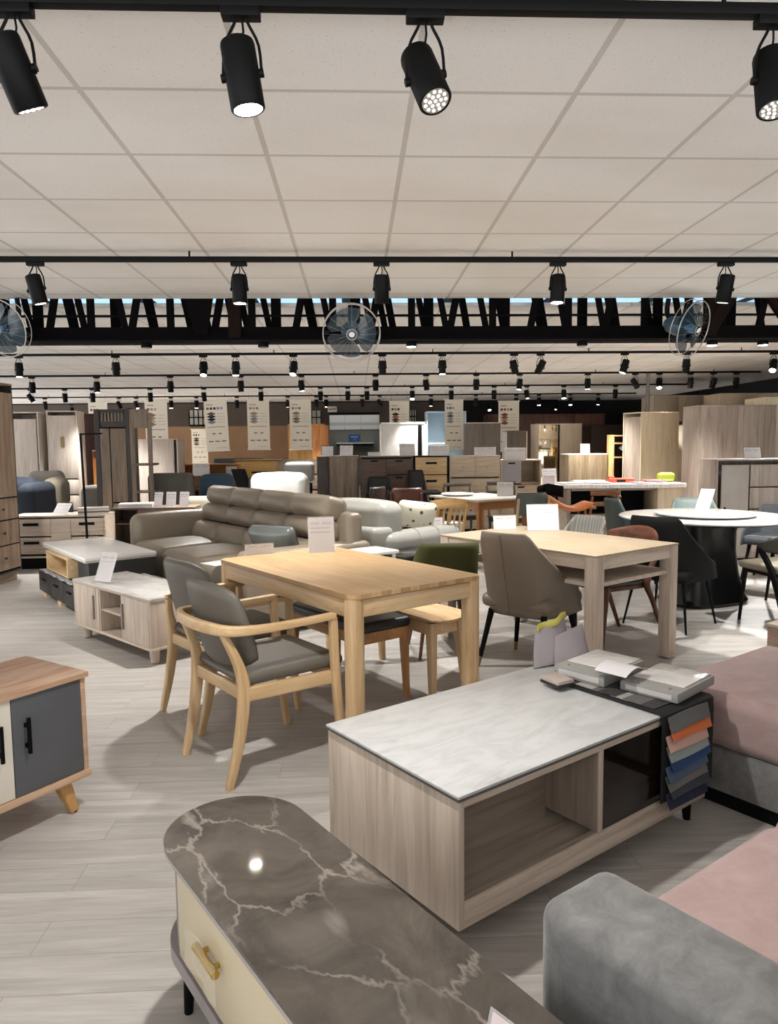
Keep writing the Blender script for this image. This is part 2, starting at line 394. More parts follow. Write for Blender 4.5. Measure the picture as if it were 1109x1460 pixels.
LAMPS = {
 0: [(-.86, .28, .42, 0), (-.28, .15, .0, 1), (.2, .3, -.5, 0), (1.14, -.06, -.3, 0)],
 1: [(-1.93, .2, .1, 0), (-.7, 0, .0, 1), (.18, 0, .2, 0), (1.29, -.05, -.05, 1), (2.37, -.1, .15, 0)],
 2: [(-4.14, 0, 0, 1), (-2.96, 0, .2, 0), (-1.88, 0, -.35, 1), (-1.48, 0, -.1, 1), (-.76, -.1, -.4, 1), (.36, 0, .2, 0), (1.12, 0, -.05, 1), (2.04, .25, .1, 0), (2.38, -.4, .5, 0), (3.47, -.3, 0, 1), (4.28, .1, .35, 1), (5.43, -.5, -.6, 1)],
 3: [(-5.16, 0, .1, 0), (-4.14, 0, 0, 1), (-2.97, 0, .2, 0), (-1.84, 0, .2, 0), (-.86, .1, 0, 1), (.35, 0, .2, 0), (1.18, .15, .1, 0), (2.01, 0, .2, 0), (2.73, -.15, 0, 1), (3.87, 0, 0, 1), (4.67, .7, .2, 0), (5.08, -.2, -.5, 1), (5.61, 0, .1, 0), (6.0, -.2, .3, 0), (6.39, .1, .4, 0)],
 4: [(-6.28, .6, .2, 0), (-5.63, 0, .2, 0), (-5.1, 0, .2, 0), (-3.99, 0, .2, 0), (-2.95, .1, .2, 0), (-1.84, 0, .1, 0), (-.67, 0, .2, 0), (-.13, 0, .2, 0), (.25, 0, .2, 0), (1.15, 0, -.5, 1), (1.93, 0, .2, 0), (2.79, 0, .2, 0), (3.45, .1, -.4, 0), (4.2, 0, -.2, 1), (5.25, 0, .2, 0)],
 5: [(-7.08, 0, .2, 0), (-6.02, 0, .1, 1), (-5.41, .4, .2, 0), (-5.02, .3, 0, 1), (-4.23, 0, -.1, 1), (-3.65, 0, -.1, 1), (-2.72, 0, .2, 0), (-1.55, -.2, 0, 1), (-.89, 0, .2, 0), (-.66, 0, 0, 1), (.18, 0, .2, 0), (.59, .7, .3, 0), (1.79, 0, 0, 1), (2.85, 0, .5, 0), (3.81, 0, .2, 0), (4.35, 0, -.1, 1), (5.1, 0, -.1, 1), (5.77, 0, 0, 1)],
 6: [(-7.46, 0, -.5, 1), (3.64, .1, -.5, 1), (5.48, -.3, -.5, 0)],
}
PROTO = {1: make_lamp(1), 0: make_lamp(0)}
for k in (0, 1): PROTO[k][0].location = (0, 0, -9)
def aim(body, tx, ty):
    d = Vector((tx, ty, -1)).normalized()
    q = Vector((0, 0, -1)).rotation_difference(d)
    body.matrix_local = Matrix.Translation((0, 0, -.165)) @ q.to_matrix().to_4x4()
    return d, q
ENERGY = [44, 30, 80, 88, 82, 78, 78]
def add_spot(parent, d, q, z, e, size=78, blend=.55, col=(1, .975, .935)):
    l = bpy.data.lights.new('spot_beam', 'SPOT'); l.energy = e; l.spot_size = rad(size); l.spot_blend = blend
    l.color = col; l.shadow_soft_size = .035
    o = bpy.data.objects.new('spot_beam', l); COL.objects.link(o); o.parent = parent
    o.matrix_local = Matrix.Translation(Vector((0, 0, z)) + d * .1) @ q.to_matrix().to_4x4()
first = {0: True, 1: True}
for ri, L in LAMPS.items():
    for i, (x, tx, ty, on) in enumerate(L):
        r = PROTO[on][0] if first[on] else copy_tree(PROTO[on][0]); first[on] = False
        r.location = (x, RAILS[ri], RZ)
        r['label'] = '%s black track spotlight, %s from the left on the %s ceiling track' % ('lit' if on else 'unlit', ORD[i].replace('leftmost', 'first'), RAILN[ri])
        r['group'] = 'spotlights on the %s track' % RAILN[ri]
        b = [c for c in r.children if c.name.startswith('lamp_body')][0]
        d, q = aim(b, tx, ty)
        if on: add_spot(r, d, q, -.165, ENERGY[ri], 95 if ri < 2 else 92, .6 if ri < 2 else .8)
for x, tx, ty, lb in ((-3.6, 0, .75, 'left'), (-4.9, -.1, .8, 'far left'), (3.6, .1, .7, 'right'), (4.9, .2, .85, 'far right')):  # unseen lamps added to brighten the furniture fronts
    r = copy_tree(PROTO[1][0]); r.location = (x, RAILS[1], RZ); r['label'] = 'added unseen lit track spotlight on the second track beyond the %s picture edge' % lb; r['group'] = 'added spotlights beyond the picture edges'
    b = [c for c in r.children if c.name.startswith('lamp_body')][0]; d, q = aim(b, tx, ty); add_spot(r, d, q, -.165, 55, 85, .8)
# square surface lamps under the truss chord
for i, (x, on) in enumerate(((-1.73, 0), (-.76, 0), (.49, 1), (1.96, 0), (3.1, 1), (3.55, 1))):
    t = thing('ceiling_downlight', '%s small round downlight under the truss, %s from the left' % ('lit' if on else 'unlit black', ORD[i].replace('leftmost', 'first')), 'downlight', x, 6.32, 2.26, 0, 'downlights under the truss')
    part(t, 'lamp_housing', BLACKM, lambda m: m.lathe([(0, 0), (.042, 0), (.045, -.005), (.045, -.035), (.04, -.038), (.038, -.034), (0, -.034)], 24))
    part(t, 'lens', LENS_ON if on else LENS_OFF, lambda m: m.lathe([(0, -.033), (.037, -.033), (.037, -.04), (0, -.04)], 20))
    if on: add_spot(t, Vector((0, 0, -1)), Vector((0, 0, -1)).rotation_difference(Vector((0, 0, -1))), 0, 45, 110, .7)

# ------------------------------------------------------------------ fans on the truss
BLUEBL = glassy('blue_blade', '#2a3d48', .55, .15)
GUARD = plain('guard_wire', '#b9b4ae', .35, metal=.6)
def fan(label, x, y, z, yaw, pitch):
    t = thing('wall_fan', label, 'fan', x, y, z, yaw, 'round blue fans on the truss')
    M = Matrix.Rotation(rad(pitch), 4, 'X')
    def P(name, mat, fn):
        m = MB(); m.T = M; fn(m); return m.build(name, mat, t)
    R = .225
    def guard(m):
        ring = lambda r, yy, w: m.sweep([(r * math.cos(2 * PI * k / 48), yy, r * math.sin(2 * PI * k / 48)) for k in range(49)], w, 6)
        ring(R, -.02, .0045); ring(R, .05, .003); ring(.04, -.06, .003)
        for k in range(20):
            a = 2 * PI * k / 20; c, s = math.cos(a), math.sin(a)
            m.sweep([(.04 * c, -.062, .04 * s), (.14 * c, -.055, .14 * s), (R * c, -.02, R * s), (R * c, .05, R * s), (.08 * c, .1, .08 * s)], .0004, 4)
    P('guard', GUARD, guard)
    for k in range(3):
        a0 = 2 * PI * k / 3
        P('blade', BLUEBL, lambda m: m.shell(lambda u, v: ((.03 + .165 * v) * math.cos(a0 + (u - .5) * (1.0 + 1.0 * math.sin(PI * min(1, v * .75)))), .02 + .03 * (u - .5) * (1 - .4 * v), (.03 + .165 * v) * math.sin(a0 + (u - .5) * (1.0 + 1.0 * math.sin(PI * min(1, v * .75))))), 12, 8, .004))
    P('hub', plain('blue_hub', '#3e5d78', .4), lambda m: m.sweep([(0, -.03, 0), (0, -.02, 0), (0, .05, 0)], [.02, .034, .036], 20))
    P('badge', plain('white_badge', '#e8e4de', .4), lambda m: m.lathe([(0, 0), (.022, 0), (.022, .004), (.009, .005), (.009, .002), (0, .002)], 20)).matrix_local = M @ Matrix.Translation((0, -.062, 0)) @ Matrix.Rotation(rad(90), 4, 'X')
    P('motor_housing', plain('blue_motor', '#2f4557', .4), lambda m: m.sweep([(0, .06, 0), (0, .1, 0), (0, .2, 0), (0, .24, 0)], [.075, .08, .065, .03], 20))
    m = MB(); p = M @ Vector((0, .16, 0)); m.sweep([p, p + Vector((0, .06, .1)), p + Vector((0, .05, .22))], .02, 10, smooth=3); m.build('bracket', BLACK, t)
    return t
fan('round blue caged fan hanging from the middle of the truss', -.015, 5.9, 2.275, 2, 18)
fan('round blue caged fan hanging at the right end of the truss, turned sideways', 2.72, 5.9, 2.30, 38, 18)
fan('round blue caged fan at the left edge, hanging from the truss', -2.72, 5.9, 2.32, -14, 18)
# ------------------------------------------------------------------ stone materials
def dark_marble():
    m, nt, b = newmat('dark_marble'); v = coords(nt, (1, 1, 1))
    n0 = noise(nt, v, 4.5, 7, .65, 1.2)
    base = ramp(nt, n0, [(.3, '#3b3631'), (.46, '#4b453f'), (.62, '#575048'), (.78, '#6a625a')])
    def cracks(scale, w, loc, rot, sx, wob):
        vv = coords(nt, (1, sx, 1), (0, 0, rot), loc)
        nz = nd(nt, 'ShaderNodeTexNoise'); setin(nz, Scale=5, Detail=5, Roughness=.65); nt.links.new(vv, nz.inputs['Vector'])
        ad = nd(nt, 'ShaderNodeVectorMath', operation='MULTIPLY_ADD'); ad.inputs[1].default_value = (wob, wob, 0)
        nt.links.new(nz.outputs['Color'], ad.inputs[0]); nt.links.new(vv, ad.inputs[2])
        vo = nd(nt, 'ShaderNodeTexVoronoi', feature='DISTANCE_TO_EDGE'); setin(vo, Scale=scale); nt.links.new(ad.outputs[0], vo.inputs['Vector'])
        mr = nd(nt, 'ShaderNodeMapRange'); setin(mr, From_Min=0.0, From_Max=w, To_Min=1.0, To_Max=0.0); nt.links.new(vo.outputs['Distance'], mr.inputs['Value'])
        return mr.outputs['Result']
    def times(a, b_, k=1):
        q = nd(nt, 'ShaderNodeMath', operation='MULTIPLY'); nt.links.new(a, q.inputs[0])
        if b_ is None: q.inputs[1].default_value = k
        else: nt.links.new(b_, q.inputs[1])
        return q.outputs[0]
    m1 = ramp(nt, noise(nt, coords(nt, (1, 1, 1), loc=(3.3, 1, 0)), 3.2, 3), [(.38, '#000000'), (.58, '#ffffff')])
    m2 = ramp(nt, noise(nt, coords(nt, (1, 1, 1), loc=(1, 4, 0)), 2.2, 2), [(.44, '#000000'), (.56, '#ffffff')])
    fine = times(cracks(5.5, .035, (2, 1, 0), 1.0, .5, .22), m1)
    c = mix(nt, times(fine, None, .55), base, '#a39a90')
    big = times(cracks(2.1, .04, (.35, .62, 0), 1.08, .35, .16), m2)
    c = mix(nt, times(big, None, .8), c, '#c0b8ae')
    haze = times(cracks(2.1, .16, (.35, .62, 0), 1.08, .35, .2), m2)
    c = mix(nt, times(haze, None, .22), c, '#a9a096')
    nt.links.new(c, b.inputs['Base Color']); setin(b, Roughness=.05); return m
def light_marble(name, lo, mid, hi, sc=1, rough=.28):
    m, nt, b = newmat(name)
    n0 = noise(nt, coords(nt, (1.2 * sc, 4 * sc, 1), (0, 0, .5)), 2.4, 7, .62, 1.6)
    n1 = noise(nt, coords(nt, (3 * sc, 3 * sc, 1)), 3, 5, .6, .6)
    mx = nd(nt, 'ShaderNodeMath', operation='MULTIPLY_ADD'); mx.inputs[1].default_value = .35; nt.links.new(n1, mx.inputs[0]); nt.links.new(n0, mx.inputs[2])
    c = ramp(nt, mx.outputs[0], [(.42, lo), (.6, mid), (.75, hi)])
    nt.links.new(c, b.inputs['Base Color']); setin(b, Roughness=rough); return m
DMARBLE = dark_marble()
LMARBLE = light_marble('light_marble', '#a0a09f', '#b4b4b3', '#bfbfbe')
WMARBLE = light_marble('white_marble', '#b9b3ae', '#cbc7c2', '#d6d3cf', 1.5)
TERRAZZO = light_marble('speckled_stone', '#8f8a84', '#e4e0da', '#f4f1ed', 12)
SINTER = plain('stone_edge', '#54504c', .5)
def velvet(name, a, b_):
    m, nt, b = newmat(name)
    n = noise(nt, coords(nt, (1, 1.3, 1.3)), 9, 7, .75, .5)
    c = ramp(nt, n, [(.3, a), (.7, b_)]); nt.links.new(c, b.inputs['Base Color'])
    setin(b, Roughness=.85); b.inputs['Sheen Weight'].default_value = .35; b.inputs['Sheen Roughness'].default_value = .4
    bump(nt, b, noise(nt, coords(nt), 400, 2), .12, .002); return m
PINKV, GREYV = velvet('pink_velvet', '#997f7c', '#ad9591'), velvet('grey_velvet', '#595857', '#82817f')

# ------------------------------------------------------------------ price cards
def card(label, x, y, z, yaw, w=.15, h=.21, lean=14, frame=False, paper=WHITE, ink=INK, group=None, lines=5, tint=None):
    t = thing('price_card', label, 'price card', x, y, z, yaw, group)
    M = Matrix.Rotation(rad(-lean), 4, 'X')
    def P(nm, mat, fn, par=t):
        m = MB(); m.T = M; fn(m); return m.build(nm, mat, par)
    P('acrylic_front', ACRYL, lambda m: m.box(-w / 2 - .004, w / 2 + .004, -.0025, -.0005, 0, h + .006, 0))
    part(t, 'acrylic_foot', ACRYL, lambda m: m.box(-w / 2 - .004, w / 2 + .004, -.002, .05, 0, .002, 0))
    def pr(m):
        rng = random.Random(label); m.mi = 2; m.box(-w / 2, w / 2, 0, .0015, 0, h, 0); m.mi = 0
        for k in range(2):
            xx = -w * .42 + k * w * .46
            m.box(xx, xx + w * .36, -.0004, 0, h * .8, h * .87, 0)
        m.mi = 1
        for i in range(lines):
            zz = h * (.68 - i * .12); xx = -w * .42
            while xx < w * .36:
                l = w * rng.uniform(.06, .2); m.box(xx, min(xx + l, w * .42), -.0004, 0, zz, zz + h * .035, 0); xx += l + w * .03
            if rng.random() < .35: break
    P('paper', [tint or ink, ink, paper], pr)
    return t

# ------------------------------------------------------------------ marble coffee table
t = thing('coffee_table', 'pale wood coffee table with grey-white marble top and open glass-fronted niche', 'coffee table', .259, 1.844, 0, R0)
W, D = 1.225, .64
pbox(t, 'tabletop', LMARBLE, -.006, W + .004, -.006, D + .004, .4665, .475, b=.0015)
pbox(t, 'top_edge', SINTER, -.005, W + .003, -.005, D + .003, .458, .4665, b=.001)
def body(m):
    m.box(0, .02, 0, D, .095, .458, .001); m.box(W - .02, W, 0, D, .095, .458, .001)
    m.box(.02, W - .02, D - .02, D, .095, .458, .001)
part(t, 'side_panels', pale('z'), body)
part(t, 'frame', pale('x'), lambda m: [m.box(.02, W - .02, .0, .018, .436, .457, .001), m.box(.02, W - .02, .0, D - .02, .095, .135, .001), m.box(.02, W - .02, 0, .03, .135, .165, .001), m.box(.02, W - .02, .03, D - .02, .44, .457, .001)])
part(t, 'divider', pale('z'), lambda m: m.box(.60, .622, .004, D - .02, .165, .436, .001))
part(t, 'inner_panel', pale('x'), lambda m: m.box(.02, .60, .22, .235, .135, .44, .001))
pbox(t, 'glass_door', glassy('clear_glass', '#4a4038', .16), .03, .598, .008, .012, .166, .436, b=0)
pbox(t, 'glass_door', glassy('smoked_glass', '#1d1410', .6), .624, W - .022, .008, .012, .166, .436, b=0)
for x, y in ((.13, .13), (W - .045, .05), (.13, D - .09), (W - .045, D - .05)):
    part(t, 'leg', BLACK, lambda m: m.cyl((x, y, .095), (x + (.01 if x > .5 else -.01), y, 0), .021, .013, 16))

# things lying on the coffee table, placed in its frame
CT = Matrix.Translation((.259, 1.844, 0)) @ Matrix.Rotation(rad(R0), 4, 'Z')
def onct(x, y): p = CT @ Vector((x, y, 0)); return p.x, p.y
x, y = onct(.925, 0)
t = thing('fabric_sample_book', 'black strip of overlapping fabric swatches draped over the coffee table corner', 'fabric samples', x, y, 0, R0)
FS = [('grey', '#5d5c5c'), ('orange', '#c4683a'), ('pink', '#c29a8c'), ('pale blue-green', '#8d9590'), ('royal blue', '#27406a'), ('steel blue', '#47586f'), ('taupe grey', '#6a6763'), ('dark slate', '#3d4046'), ('navy', '#25283f')]
part(t, 'black_backing', plain('black_felt', '#131213', .9), lambda m: [m.sweep([(.15, .46, .479), (.15, .2, .479), (.15, .0, .48), (.15, -.012, .474), (.15, -.014, .44), (.15, -.014, .17)], (.165, .0025), 8, up=(0, 0, 1) if 0 else None, power=8)])
for i, (n, h) in enumerate(FS):
    z = .468 - i * .034
    o = part(t, 'fabric_swatch', plain('swatch_' + n.replace(' ', '_'), h, .9, bmp=.2, bscale=400), lambda m: m.shell(lambda u, v: (.012 + .25 * u + .012 * math.sin(i * 2), -.020 - .020 * v ** 1.4 * (1 - .3 * u), z - .05 * v + .004 * math.sin(u * 3 + i)), 6, 8, .005))
    o['label'] = n + ' fabric swatch'
for i in range(7):
    part(t, 'fabric_swatch', plain(['swatch_a', 'swatch_b', 'swatch_c'][i % 3], ['#2f2d2e', '#55524f', '#8f8a84'][i % 3], .9), lambda m: m.box(.008 + .0 * i, .29, .03 + i * .052, .03 + i * .052 + .075, .4835 + .0012 * (i % 2), .487 + .0015 * (i % 2), .001))
    # swatches of the second row hang round the corner
for i in range(5):
    part(t, 'fabric_swatch', plain(['swatch_d', 'swatch_e'][i % 2], ['#2b2b2e', '#4b4a49'][i % 2], .9), lambda m: m.shell(lambda u, v: (.314 + .012 * u + .006 * math.sin(PI * v), -.012 + .1 * u, .455 - i * .045 - .055 * v), 4, 6, .006))
GBOX = plain('grey_binder', '#8b8985', .55); GLOSS = plain('plastic_sleeve', '#c9c6c2', .08, spec=.8, bmp=.6, bscale=35)
def binder(label, lx, ly, rot, w, d, z0, h):
    x, y = onct(lx, ly)
    t = thing('sample_binder', label, 'sample binder', x, y, z0, R0 + rot, 'grey sample binders')
    pbox(t, 'cover', GBOX, -w / 2, w / 2, -d / 2, d / 2, 0, h, b=.004)
    pbox(t, 'plastic_sleeve', GLOSS, -w / 2 + .075, w / 2 - .005, -d / 2 + .012, d / 2 - .012, h, h + .005, b=.002)
    part(t, 'rivet', STEEL, lambda m: [m.cyl((-w / 2 + .035, q * d * .3, h), (-w / 2 + .035, q * d * .3, h + .0015), .006, seg=10) for q in (-1, 1)])
    pbox(t, 'label_strip', plain('grey_strip', '#b7b4b0', .5), -w / 2 - .0012, -w / 2, -d * .4, d * .4, h * .25, h * .75, b=0)
binder('grey sample binder with glossy sleeve at the coffee table corner, nearer the pink sofa', 1.165, .125, 6, .30, .22, .4895, .035)
binder('grey sample binder with glossy sleeve behind the curled white sheet, nearer the plastic pouches', 1.11, .39, 6, .30, .22, .4895, .042)
x, y = onct(.885, .40)
t = thing('sample_box', 'small beige box with a dark edge beside the plastic pouches on the marble table', 'box', x, y, .4895, R0 - 8)
pbox(t, 'lid', plain('beige_box', '#a79a90', .6), -.05, .03, -.045, .055, .012, .026, b=.002); pbox(t, 'base', plain('black_box', '#1c1a1a', .5), -.05, .03, -.045, .055, 0, .012, b=.002)
x, y = onct(1.03, .225)
t = thing('paper_sheet', 'curled white paper sheet lying across the grey sample binders', 'paper', x, y, .5345, R0 + 4)
part(t, 'sheet', WHITE, lambda m: m.shell(lambda u, v: (-.08 + .155 * u, -.06 + .13 * v, .006 + .038 * math.sin(PI * (.15 + .75 * u)) ), 12, 6, .002))
POUCH = plain('lilac_pouch', '#8b8285', .25, spec=.6, bmp=.35, bscale=18)
def pouch(label, lx, ly, rot, w, h, lean, rim):
    x, y = onct(lx, ly)
    t = thing('plastic_pouch', label, 'pouch', x, y, .4775, R0 + rot, 'plastic pouches')
    M = Matrix.Rotation(rad(-lean), 4, 'X')
    m = MB(); m.T = M
    m.shell(lambda u, v: (-w / 2 + w * u * (1 - .1 * v) + .055 * v, -.018 * math.sin(PI * u) * (1 - v) + .006 * math.sin(5 * u + 3 * v), h * v * (1 + .25 * (u - .5))), 12, 10, .012); m.build('bag', POUCH, t)
    if rim:
        m = MB(); m.T = M
        m.shell(lambda u, v: (-w * .47 + w * .90 * u + .055, -.012 + .01 * math.sin(8 * u), h * (.97 + .25 * (u - .5)) + .026 * v + .006 * math.sin(9 * u)), 14, 4, .012); m.build('yellow_seal', plain('yellow_seal', '#a8a04a', .5), t)
    m = MB(); m.T = M; m.box(-w / 2, w / 2, -.006, .006, 0, .006, .002); m.build('bottom_fold', GBOX, t)
pouch('lilac plastic pouch with yellow seal standing at the far edge of the marble table', 1.08, .60, -8, .20, .165, 24, True)
pouch('clear lilac pouch leaning in front of the yellow-sealed pouch', 1.14, .545, -12, .18, .15, 32, False)

# ------------------------------------------------------------------ dark marble tv cabinet
t = thing('tv_cabinet', 'low cream cabinet with rounded end and glossy dark grey marble top', 'tv cabinet', -.305, 1.757, 0, 33)
def stadium(r, y0, y1, n=24):
    return [(r * math.cos(PI * k / n), y1 + r * math.sin(PI * k / n)) for k in range(n + 1)] + [(r * math.cos(PI + PI * k / n), y0 + r * math.sin(PI + PI * k / n)) for k in range(n + 1)]
part(t, 'stone_top', DMARBLE, lambda m: m.prism(stadium(.177, -1.45, 0), .441, .45, .002))
part(t, 'top_rim', plain('silver_rim', '#aaa39e', .35), lambda m: m.prism(stadium(.176, -1.45, 0), .428, .441, .001))
CREAM, LILAC = plain('cream_lacquer', '#d3c5a6', .3, var=.02), plain('lilac_grey_lacquer', '#8d8587', .4)
part(t, 'body', LILAC, lambda m: [m.box(-.15, .15, -1.45, -.005, .2, .428, .002), m.prism([(.15 * math.cos(PI * k / 16), -.004 + .15 * math.sin(PI * k / 16)) for k in range(17)], .2, .428) if 0 else m.box(-.155, -.143, -.02, .02, .2, .428, .002)])
part(t, 'plinth_tray', LILAC, lambda m: m.prism(stadium(.17, -1.45, 0), .165, .2, .006))
for k in range(2):
    d = pbox(t, 'drawer', CREAM, -.166, -.15, -.025 - k * .72 - .71, -.025 - k * .72, .206, .425, b=.002)
    if k == 0: yy = -.24
    else: yy = -.025 - k * .72 - .4
    part(d, 'handle', BRASS, lambda m: [m.cyl((-.184, yy - .055, .33), (-.184, yy + .055, .33), .0095, seg=14), m.cyl((-.164, yy - .03, .33), (-.184, yy - .03, .33), .006, seg=8), m.cyl((-.164, yy + .03, .33), (-.184, yy + .03, .33), .006, seg=8)])
    part(d, 'protective_film', glassy('clear_film', '#efe6cf', .12, .08), lambda m: m.shell(lambda u, v: (-.197 - .006 * math.sin(9 * u) * math.cos(7 * v), yy - .085 + .17 * u, .285 + .09 * v), 14, 8, .001))
for x, y in ((-.12, .03), (.12, .03), (-.12, -1.46), (.12, -1.46)):
    part(t, 'leg', BLACK, lambda m: m.cyl((x, y, .165), (x * 1.06, y + .01, 0), .019, .011, 16))
card('acrylic price card with pink print on the dark marble cabinet', .189, .942, .451, -52, .09, .12, 18, paper=plain('pink_paper', '#e6cfd0', .6), ink=PINKINK)

# ------------------------------------------------------------------ pink and grey sectional sofa
t = thing('sectional_sofa', 'pink velvet corner sofa with grey velvet arm and base at the right foreground', 'sofa', .318, 1.238, 0, 34)
part(t, 'armrest', GREYV, lambda m: m.rbox(0, .20, -1.0, .01, .04, .58, .04, (.0, 0, .008), 6), ang=0)
part(t, 'seat_cushion', PINKV, lambda m: m.rbox(.205, .915, -.95, .035, .235, .425, .05, (0, .005, .02)), ang=0)
part(t, 'seat_cushion', PINKV, lambda m: m.rbox(.92, 1.635, -.95, .035, .235, .425, .05, (0, .005, .02)), ang=0)
part(t, 'chaise_cushion', PINKV, lambda m: m.rbox(1.64, 2.5, -.95, .83, .235, .445, .05, (.008, .005, .022), 8), ang=0)
part(t, 'base', GREYV, lambda m: [m.box(.2, 1.65, -1.0, .0, .06, .24, .02), m.box(1.65, 2.49, -1.0, .82, .06, .235, .02)])
part(t, 'backrest', GREYV, lambda m: m.rbox(0, 2.5, -1.2, -1.0, .06, .8, .06), ang=0)
part(t, 'plinth', BLACK, lambda m: [m.box(.05, 1.7, -1.1, -.04, 0, .06, 0), m.box(1.68, 2.45, -1.1, .78, 0, .06, 0)])

# ------------------------------------------------------------------ two-tone sideboard at the left edge
t = thing('sideboard', 'low sideboard with slate grey and white doors on splayed wooden legs', 'sideboard', -1.05, 2.795, 0, 54.7)
W, D = 1.25, .40
PEACH = wood('striped_beech', STRIPE, 'x', .7); EDGE = wood('beech_edge', [(.3, '#b08c70'), (.6, '#c7a689'), (.8, '#d4b69a')], 'x')
pbox(t, 'top_panel', PEACH, -W, .006, -.012, D, .525, .545, b=.002)
part(t, 'top_edging', EDGE, lambda m: [m.box(-W, .007, -.0135, -.012, .525, .5445, 0), m.box(.006, .0075, -.012, D, .525, .5445, 0)])
part(t, 'carcass', EDGE, lambda m: [m.box(-.02, 0, 0, D, .16, .525, .001), m.box(-W, -W + .02, 0, D, .16, .525, .001), m.box(-W + .02, -.02, D - .012, D, .16, .525, .001), m.box(-W, .004, -.01, D, .135, .16, .001)])
SLATE, IVORY = plain('slate_grey', '#55565a', .45, var=.02), plain('ivory_white', '#ddd6c8', .4, var=.02)
for x0, x1, mt, hx in ((-.293, -.022, SLATE, -.245), (-.60, -.296, IVORY, -.345), (-.905, -.603, SLATE, -.65), (-1.228, -.908, IVORY, -.96)):
    d = pbox(t, 'door', mt, x0, x1, -.002, .014, .163, .522, b=.0015); d['label'] = 'slate grey door' if mt is SLATE else 'ivory door'
    part(d, 'handle', BLACKM, lambda m: [m.sweep([(hx, -.024, .315), (hx, -.024, .445)], (.006, .006), 10, power=6), m.box(hx - .007, hx + .007, -.024, -.002, .335, .35, .001), m.box(hx - .007, hx + .007, -.024, -.002, .41, .425, .001)])
for x, y, sx, sy in ((-.09, .05, .035, -.02), (-W + .09, .05, -.035, -.02), (-.09, D - .06, .035, .03), (-W + .09, D - .06, -.035, .03)):
    l = part(t, 'leg', wood('honey_leg', [(.3, '#9c7343'), (.6, '#b98d57'), (.8, '#c79c66')], 'z'), lambda m: m.sq((x, y, .135), (x + sx, y + sy, .006), .027, .017, up=(0, 1, 0)))
    part(l, 'foot_glide', BLACK, lambda m: m.cyl((x + sx, y + sy, .006), (x + sx, y + sy, 0), .012, seg=12))

# ------------------------------------------------------------------ pale tv cabinet with wrapped marble top
t = thing('tv_cabinet', 'pale wood TV cabinet with two doors, open shelves and plastic-wrapped white marble top', 'tv cabinet', -2.085, 5.422, 0, -46)
W, D = 1.115, .42
part(t, 'carcass', pale('z'), lambda m: [m.box(0, .018, 0, D, .1, .42, .001), m.box(W - .018, W, 0, D, .1, .42, .001), m.box(.018, W - .018, D - .012, D, .1, .42, .001), m.box(.40, .416, .004, D - .012, .118, .415, .001), m.box(.72, .736, .004, D - .012, .118, .415, .001)])
part(t, 'frame', pale('x'), lambda m: [m.box(-.004, W + .004, -.004, D, .1, .118, .001), m.box(-.004, W + .004, -.004, D, .415, .43, .001)])
pbox(t, 'shelf', pale('x'), .416, .72, .01, D - .012, .262, .277, b=.001)
for x0, x1, hx in ((.02, .36, .33), (.738, W - .018, .755)):
    d = pbox(t, 'door', pale('z'), x0, x1, -.002, .014, .12, .413, b=.001)
    part(d, 'handle', plain('grey_handle', '#8a8078', .4), lambda m: m.box(hx - .008, hx + .008, -.014, -.002, .19, .36, .002))
part(t, 'post', pale('z'), lambda m: m.box(.362, .40, .0, .02, .12, .413, .001))
part(t, 'marble_top', WMARBLE, lambda m: m.box(-.004, W + .004, -.004, D, .43, .44, .002))
part(t, 'plastic_wrap', glassy('wrinkled_film', '#dcdad8', .3, .1), lambda m: m.shell(lambda u, v: (.25 + (W - .24 + .02 * math.sin(17 * v)) * u, -.0 + .43 * v, .4465 + .006 * abs(math.sin(11 * u + 5 * v) * math.cos(9 * v - 4 * u))), 30, 18, .002))
for x, y in ((.07, .06), (W - .07, .06), (.07, D - .06), (W - .07, D - .06)):
    part(t, 'leg', pale('z'), lambda m: m.cyl((x, y, .1), (x, y, .006), .036, .027, 20))
card('slanted price card standing on the plastic-wrapped marble TV cabinet', -1.79, 5.18, .4575, -26, .14, .21, 24, ink=PINKINK)

# ------------------------------------------------------------------ black cabinet with white top
t = thing('tea_table_cabinet', 'black low cabinet with white top and an open wooden drawer box', 'cabinet', -2.99, 7.1, 0, -54)
W, D = 1.33, .58
CHAR = plain('charcoal_board', '#2b2a2a', .45); 
pbox(t, 'white_top', plain('white_gloss_top', '#efeeec', .18, var=.01), -.01, W + .01, -.01, D + .01, .47, .5, b=.008)
pbox(t, 'top_trim', plain('grey_trim', '#c4c0ba', .4), -.006, W + .006, -.006, D + .006, .455, .47, b=.001)
part(t, 'carcass', CHAR, lambda m: [m.box(0, .14, .02, D, .05, .455, .002), m.box(W - .30, W, .02, D, .05, .455, .002), m.box(.14, W - .3, .42, D, .05, .455, .002), m.box(.14, W - .3, .02, .42, .05, .265, .002)])
BOXW = wood('raw_pine', [(.3, '#b99a72'), (.6, '#d0b48c'), (.8, '#dcc29d')], 'x')
part(t, 'wooden_drawer_box', BOXW, lambda m: [m.box(.2, .90, -.03, .4, .275, .29, .001), m.box(.2, .90, -.03, .4, .43, .45, .001), m.box(.2, .235, -.03, .4, .29, .43, .001), m.box(.865, .90, -.03, .4, .29, .43, .001), m.box(.235, .865, .39, .4, .29, .43, .001)])
for i, x0 in enumerate((.06, .47, .88)):
    d = pbox(t, 'drawer', CHAR, x0, x0 + .40, -.07, .02, .06, .245, b=.003)
    pbox(d, 'handle', BLACK, x0 + .13, x0 + .25, -.082, -.07, .175, .19, b=.002)
part(t, 'plastic_cover', glassy('grey_film', '#cfd2d6', .6, .15), lambda m: m.shell(lambda u, v: (.1 + 1.1 * u, -.075 + .07 * v, .252 + .012 * abs(math.sin(14 * u + 6 * v))), 24, 5, .003))
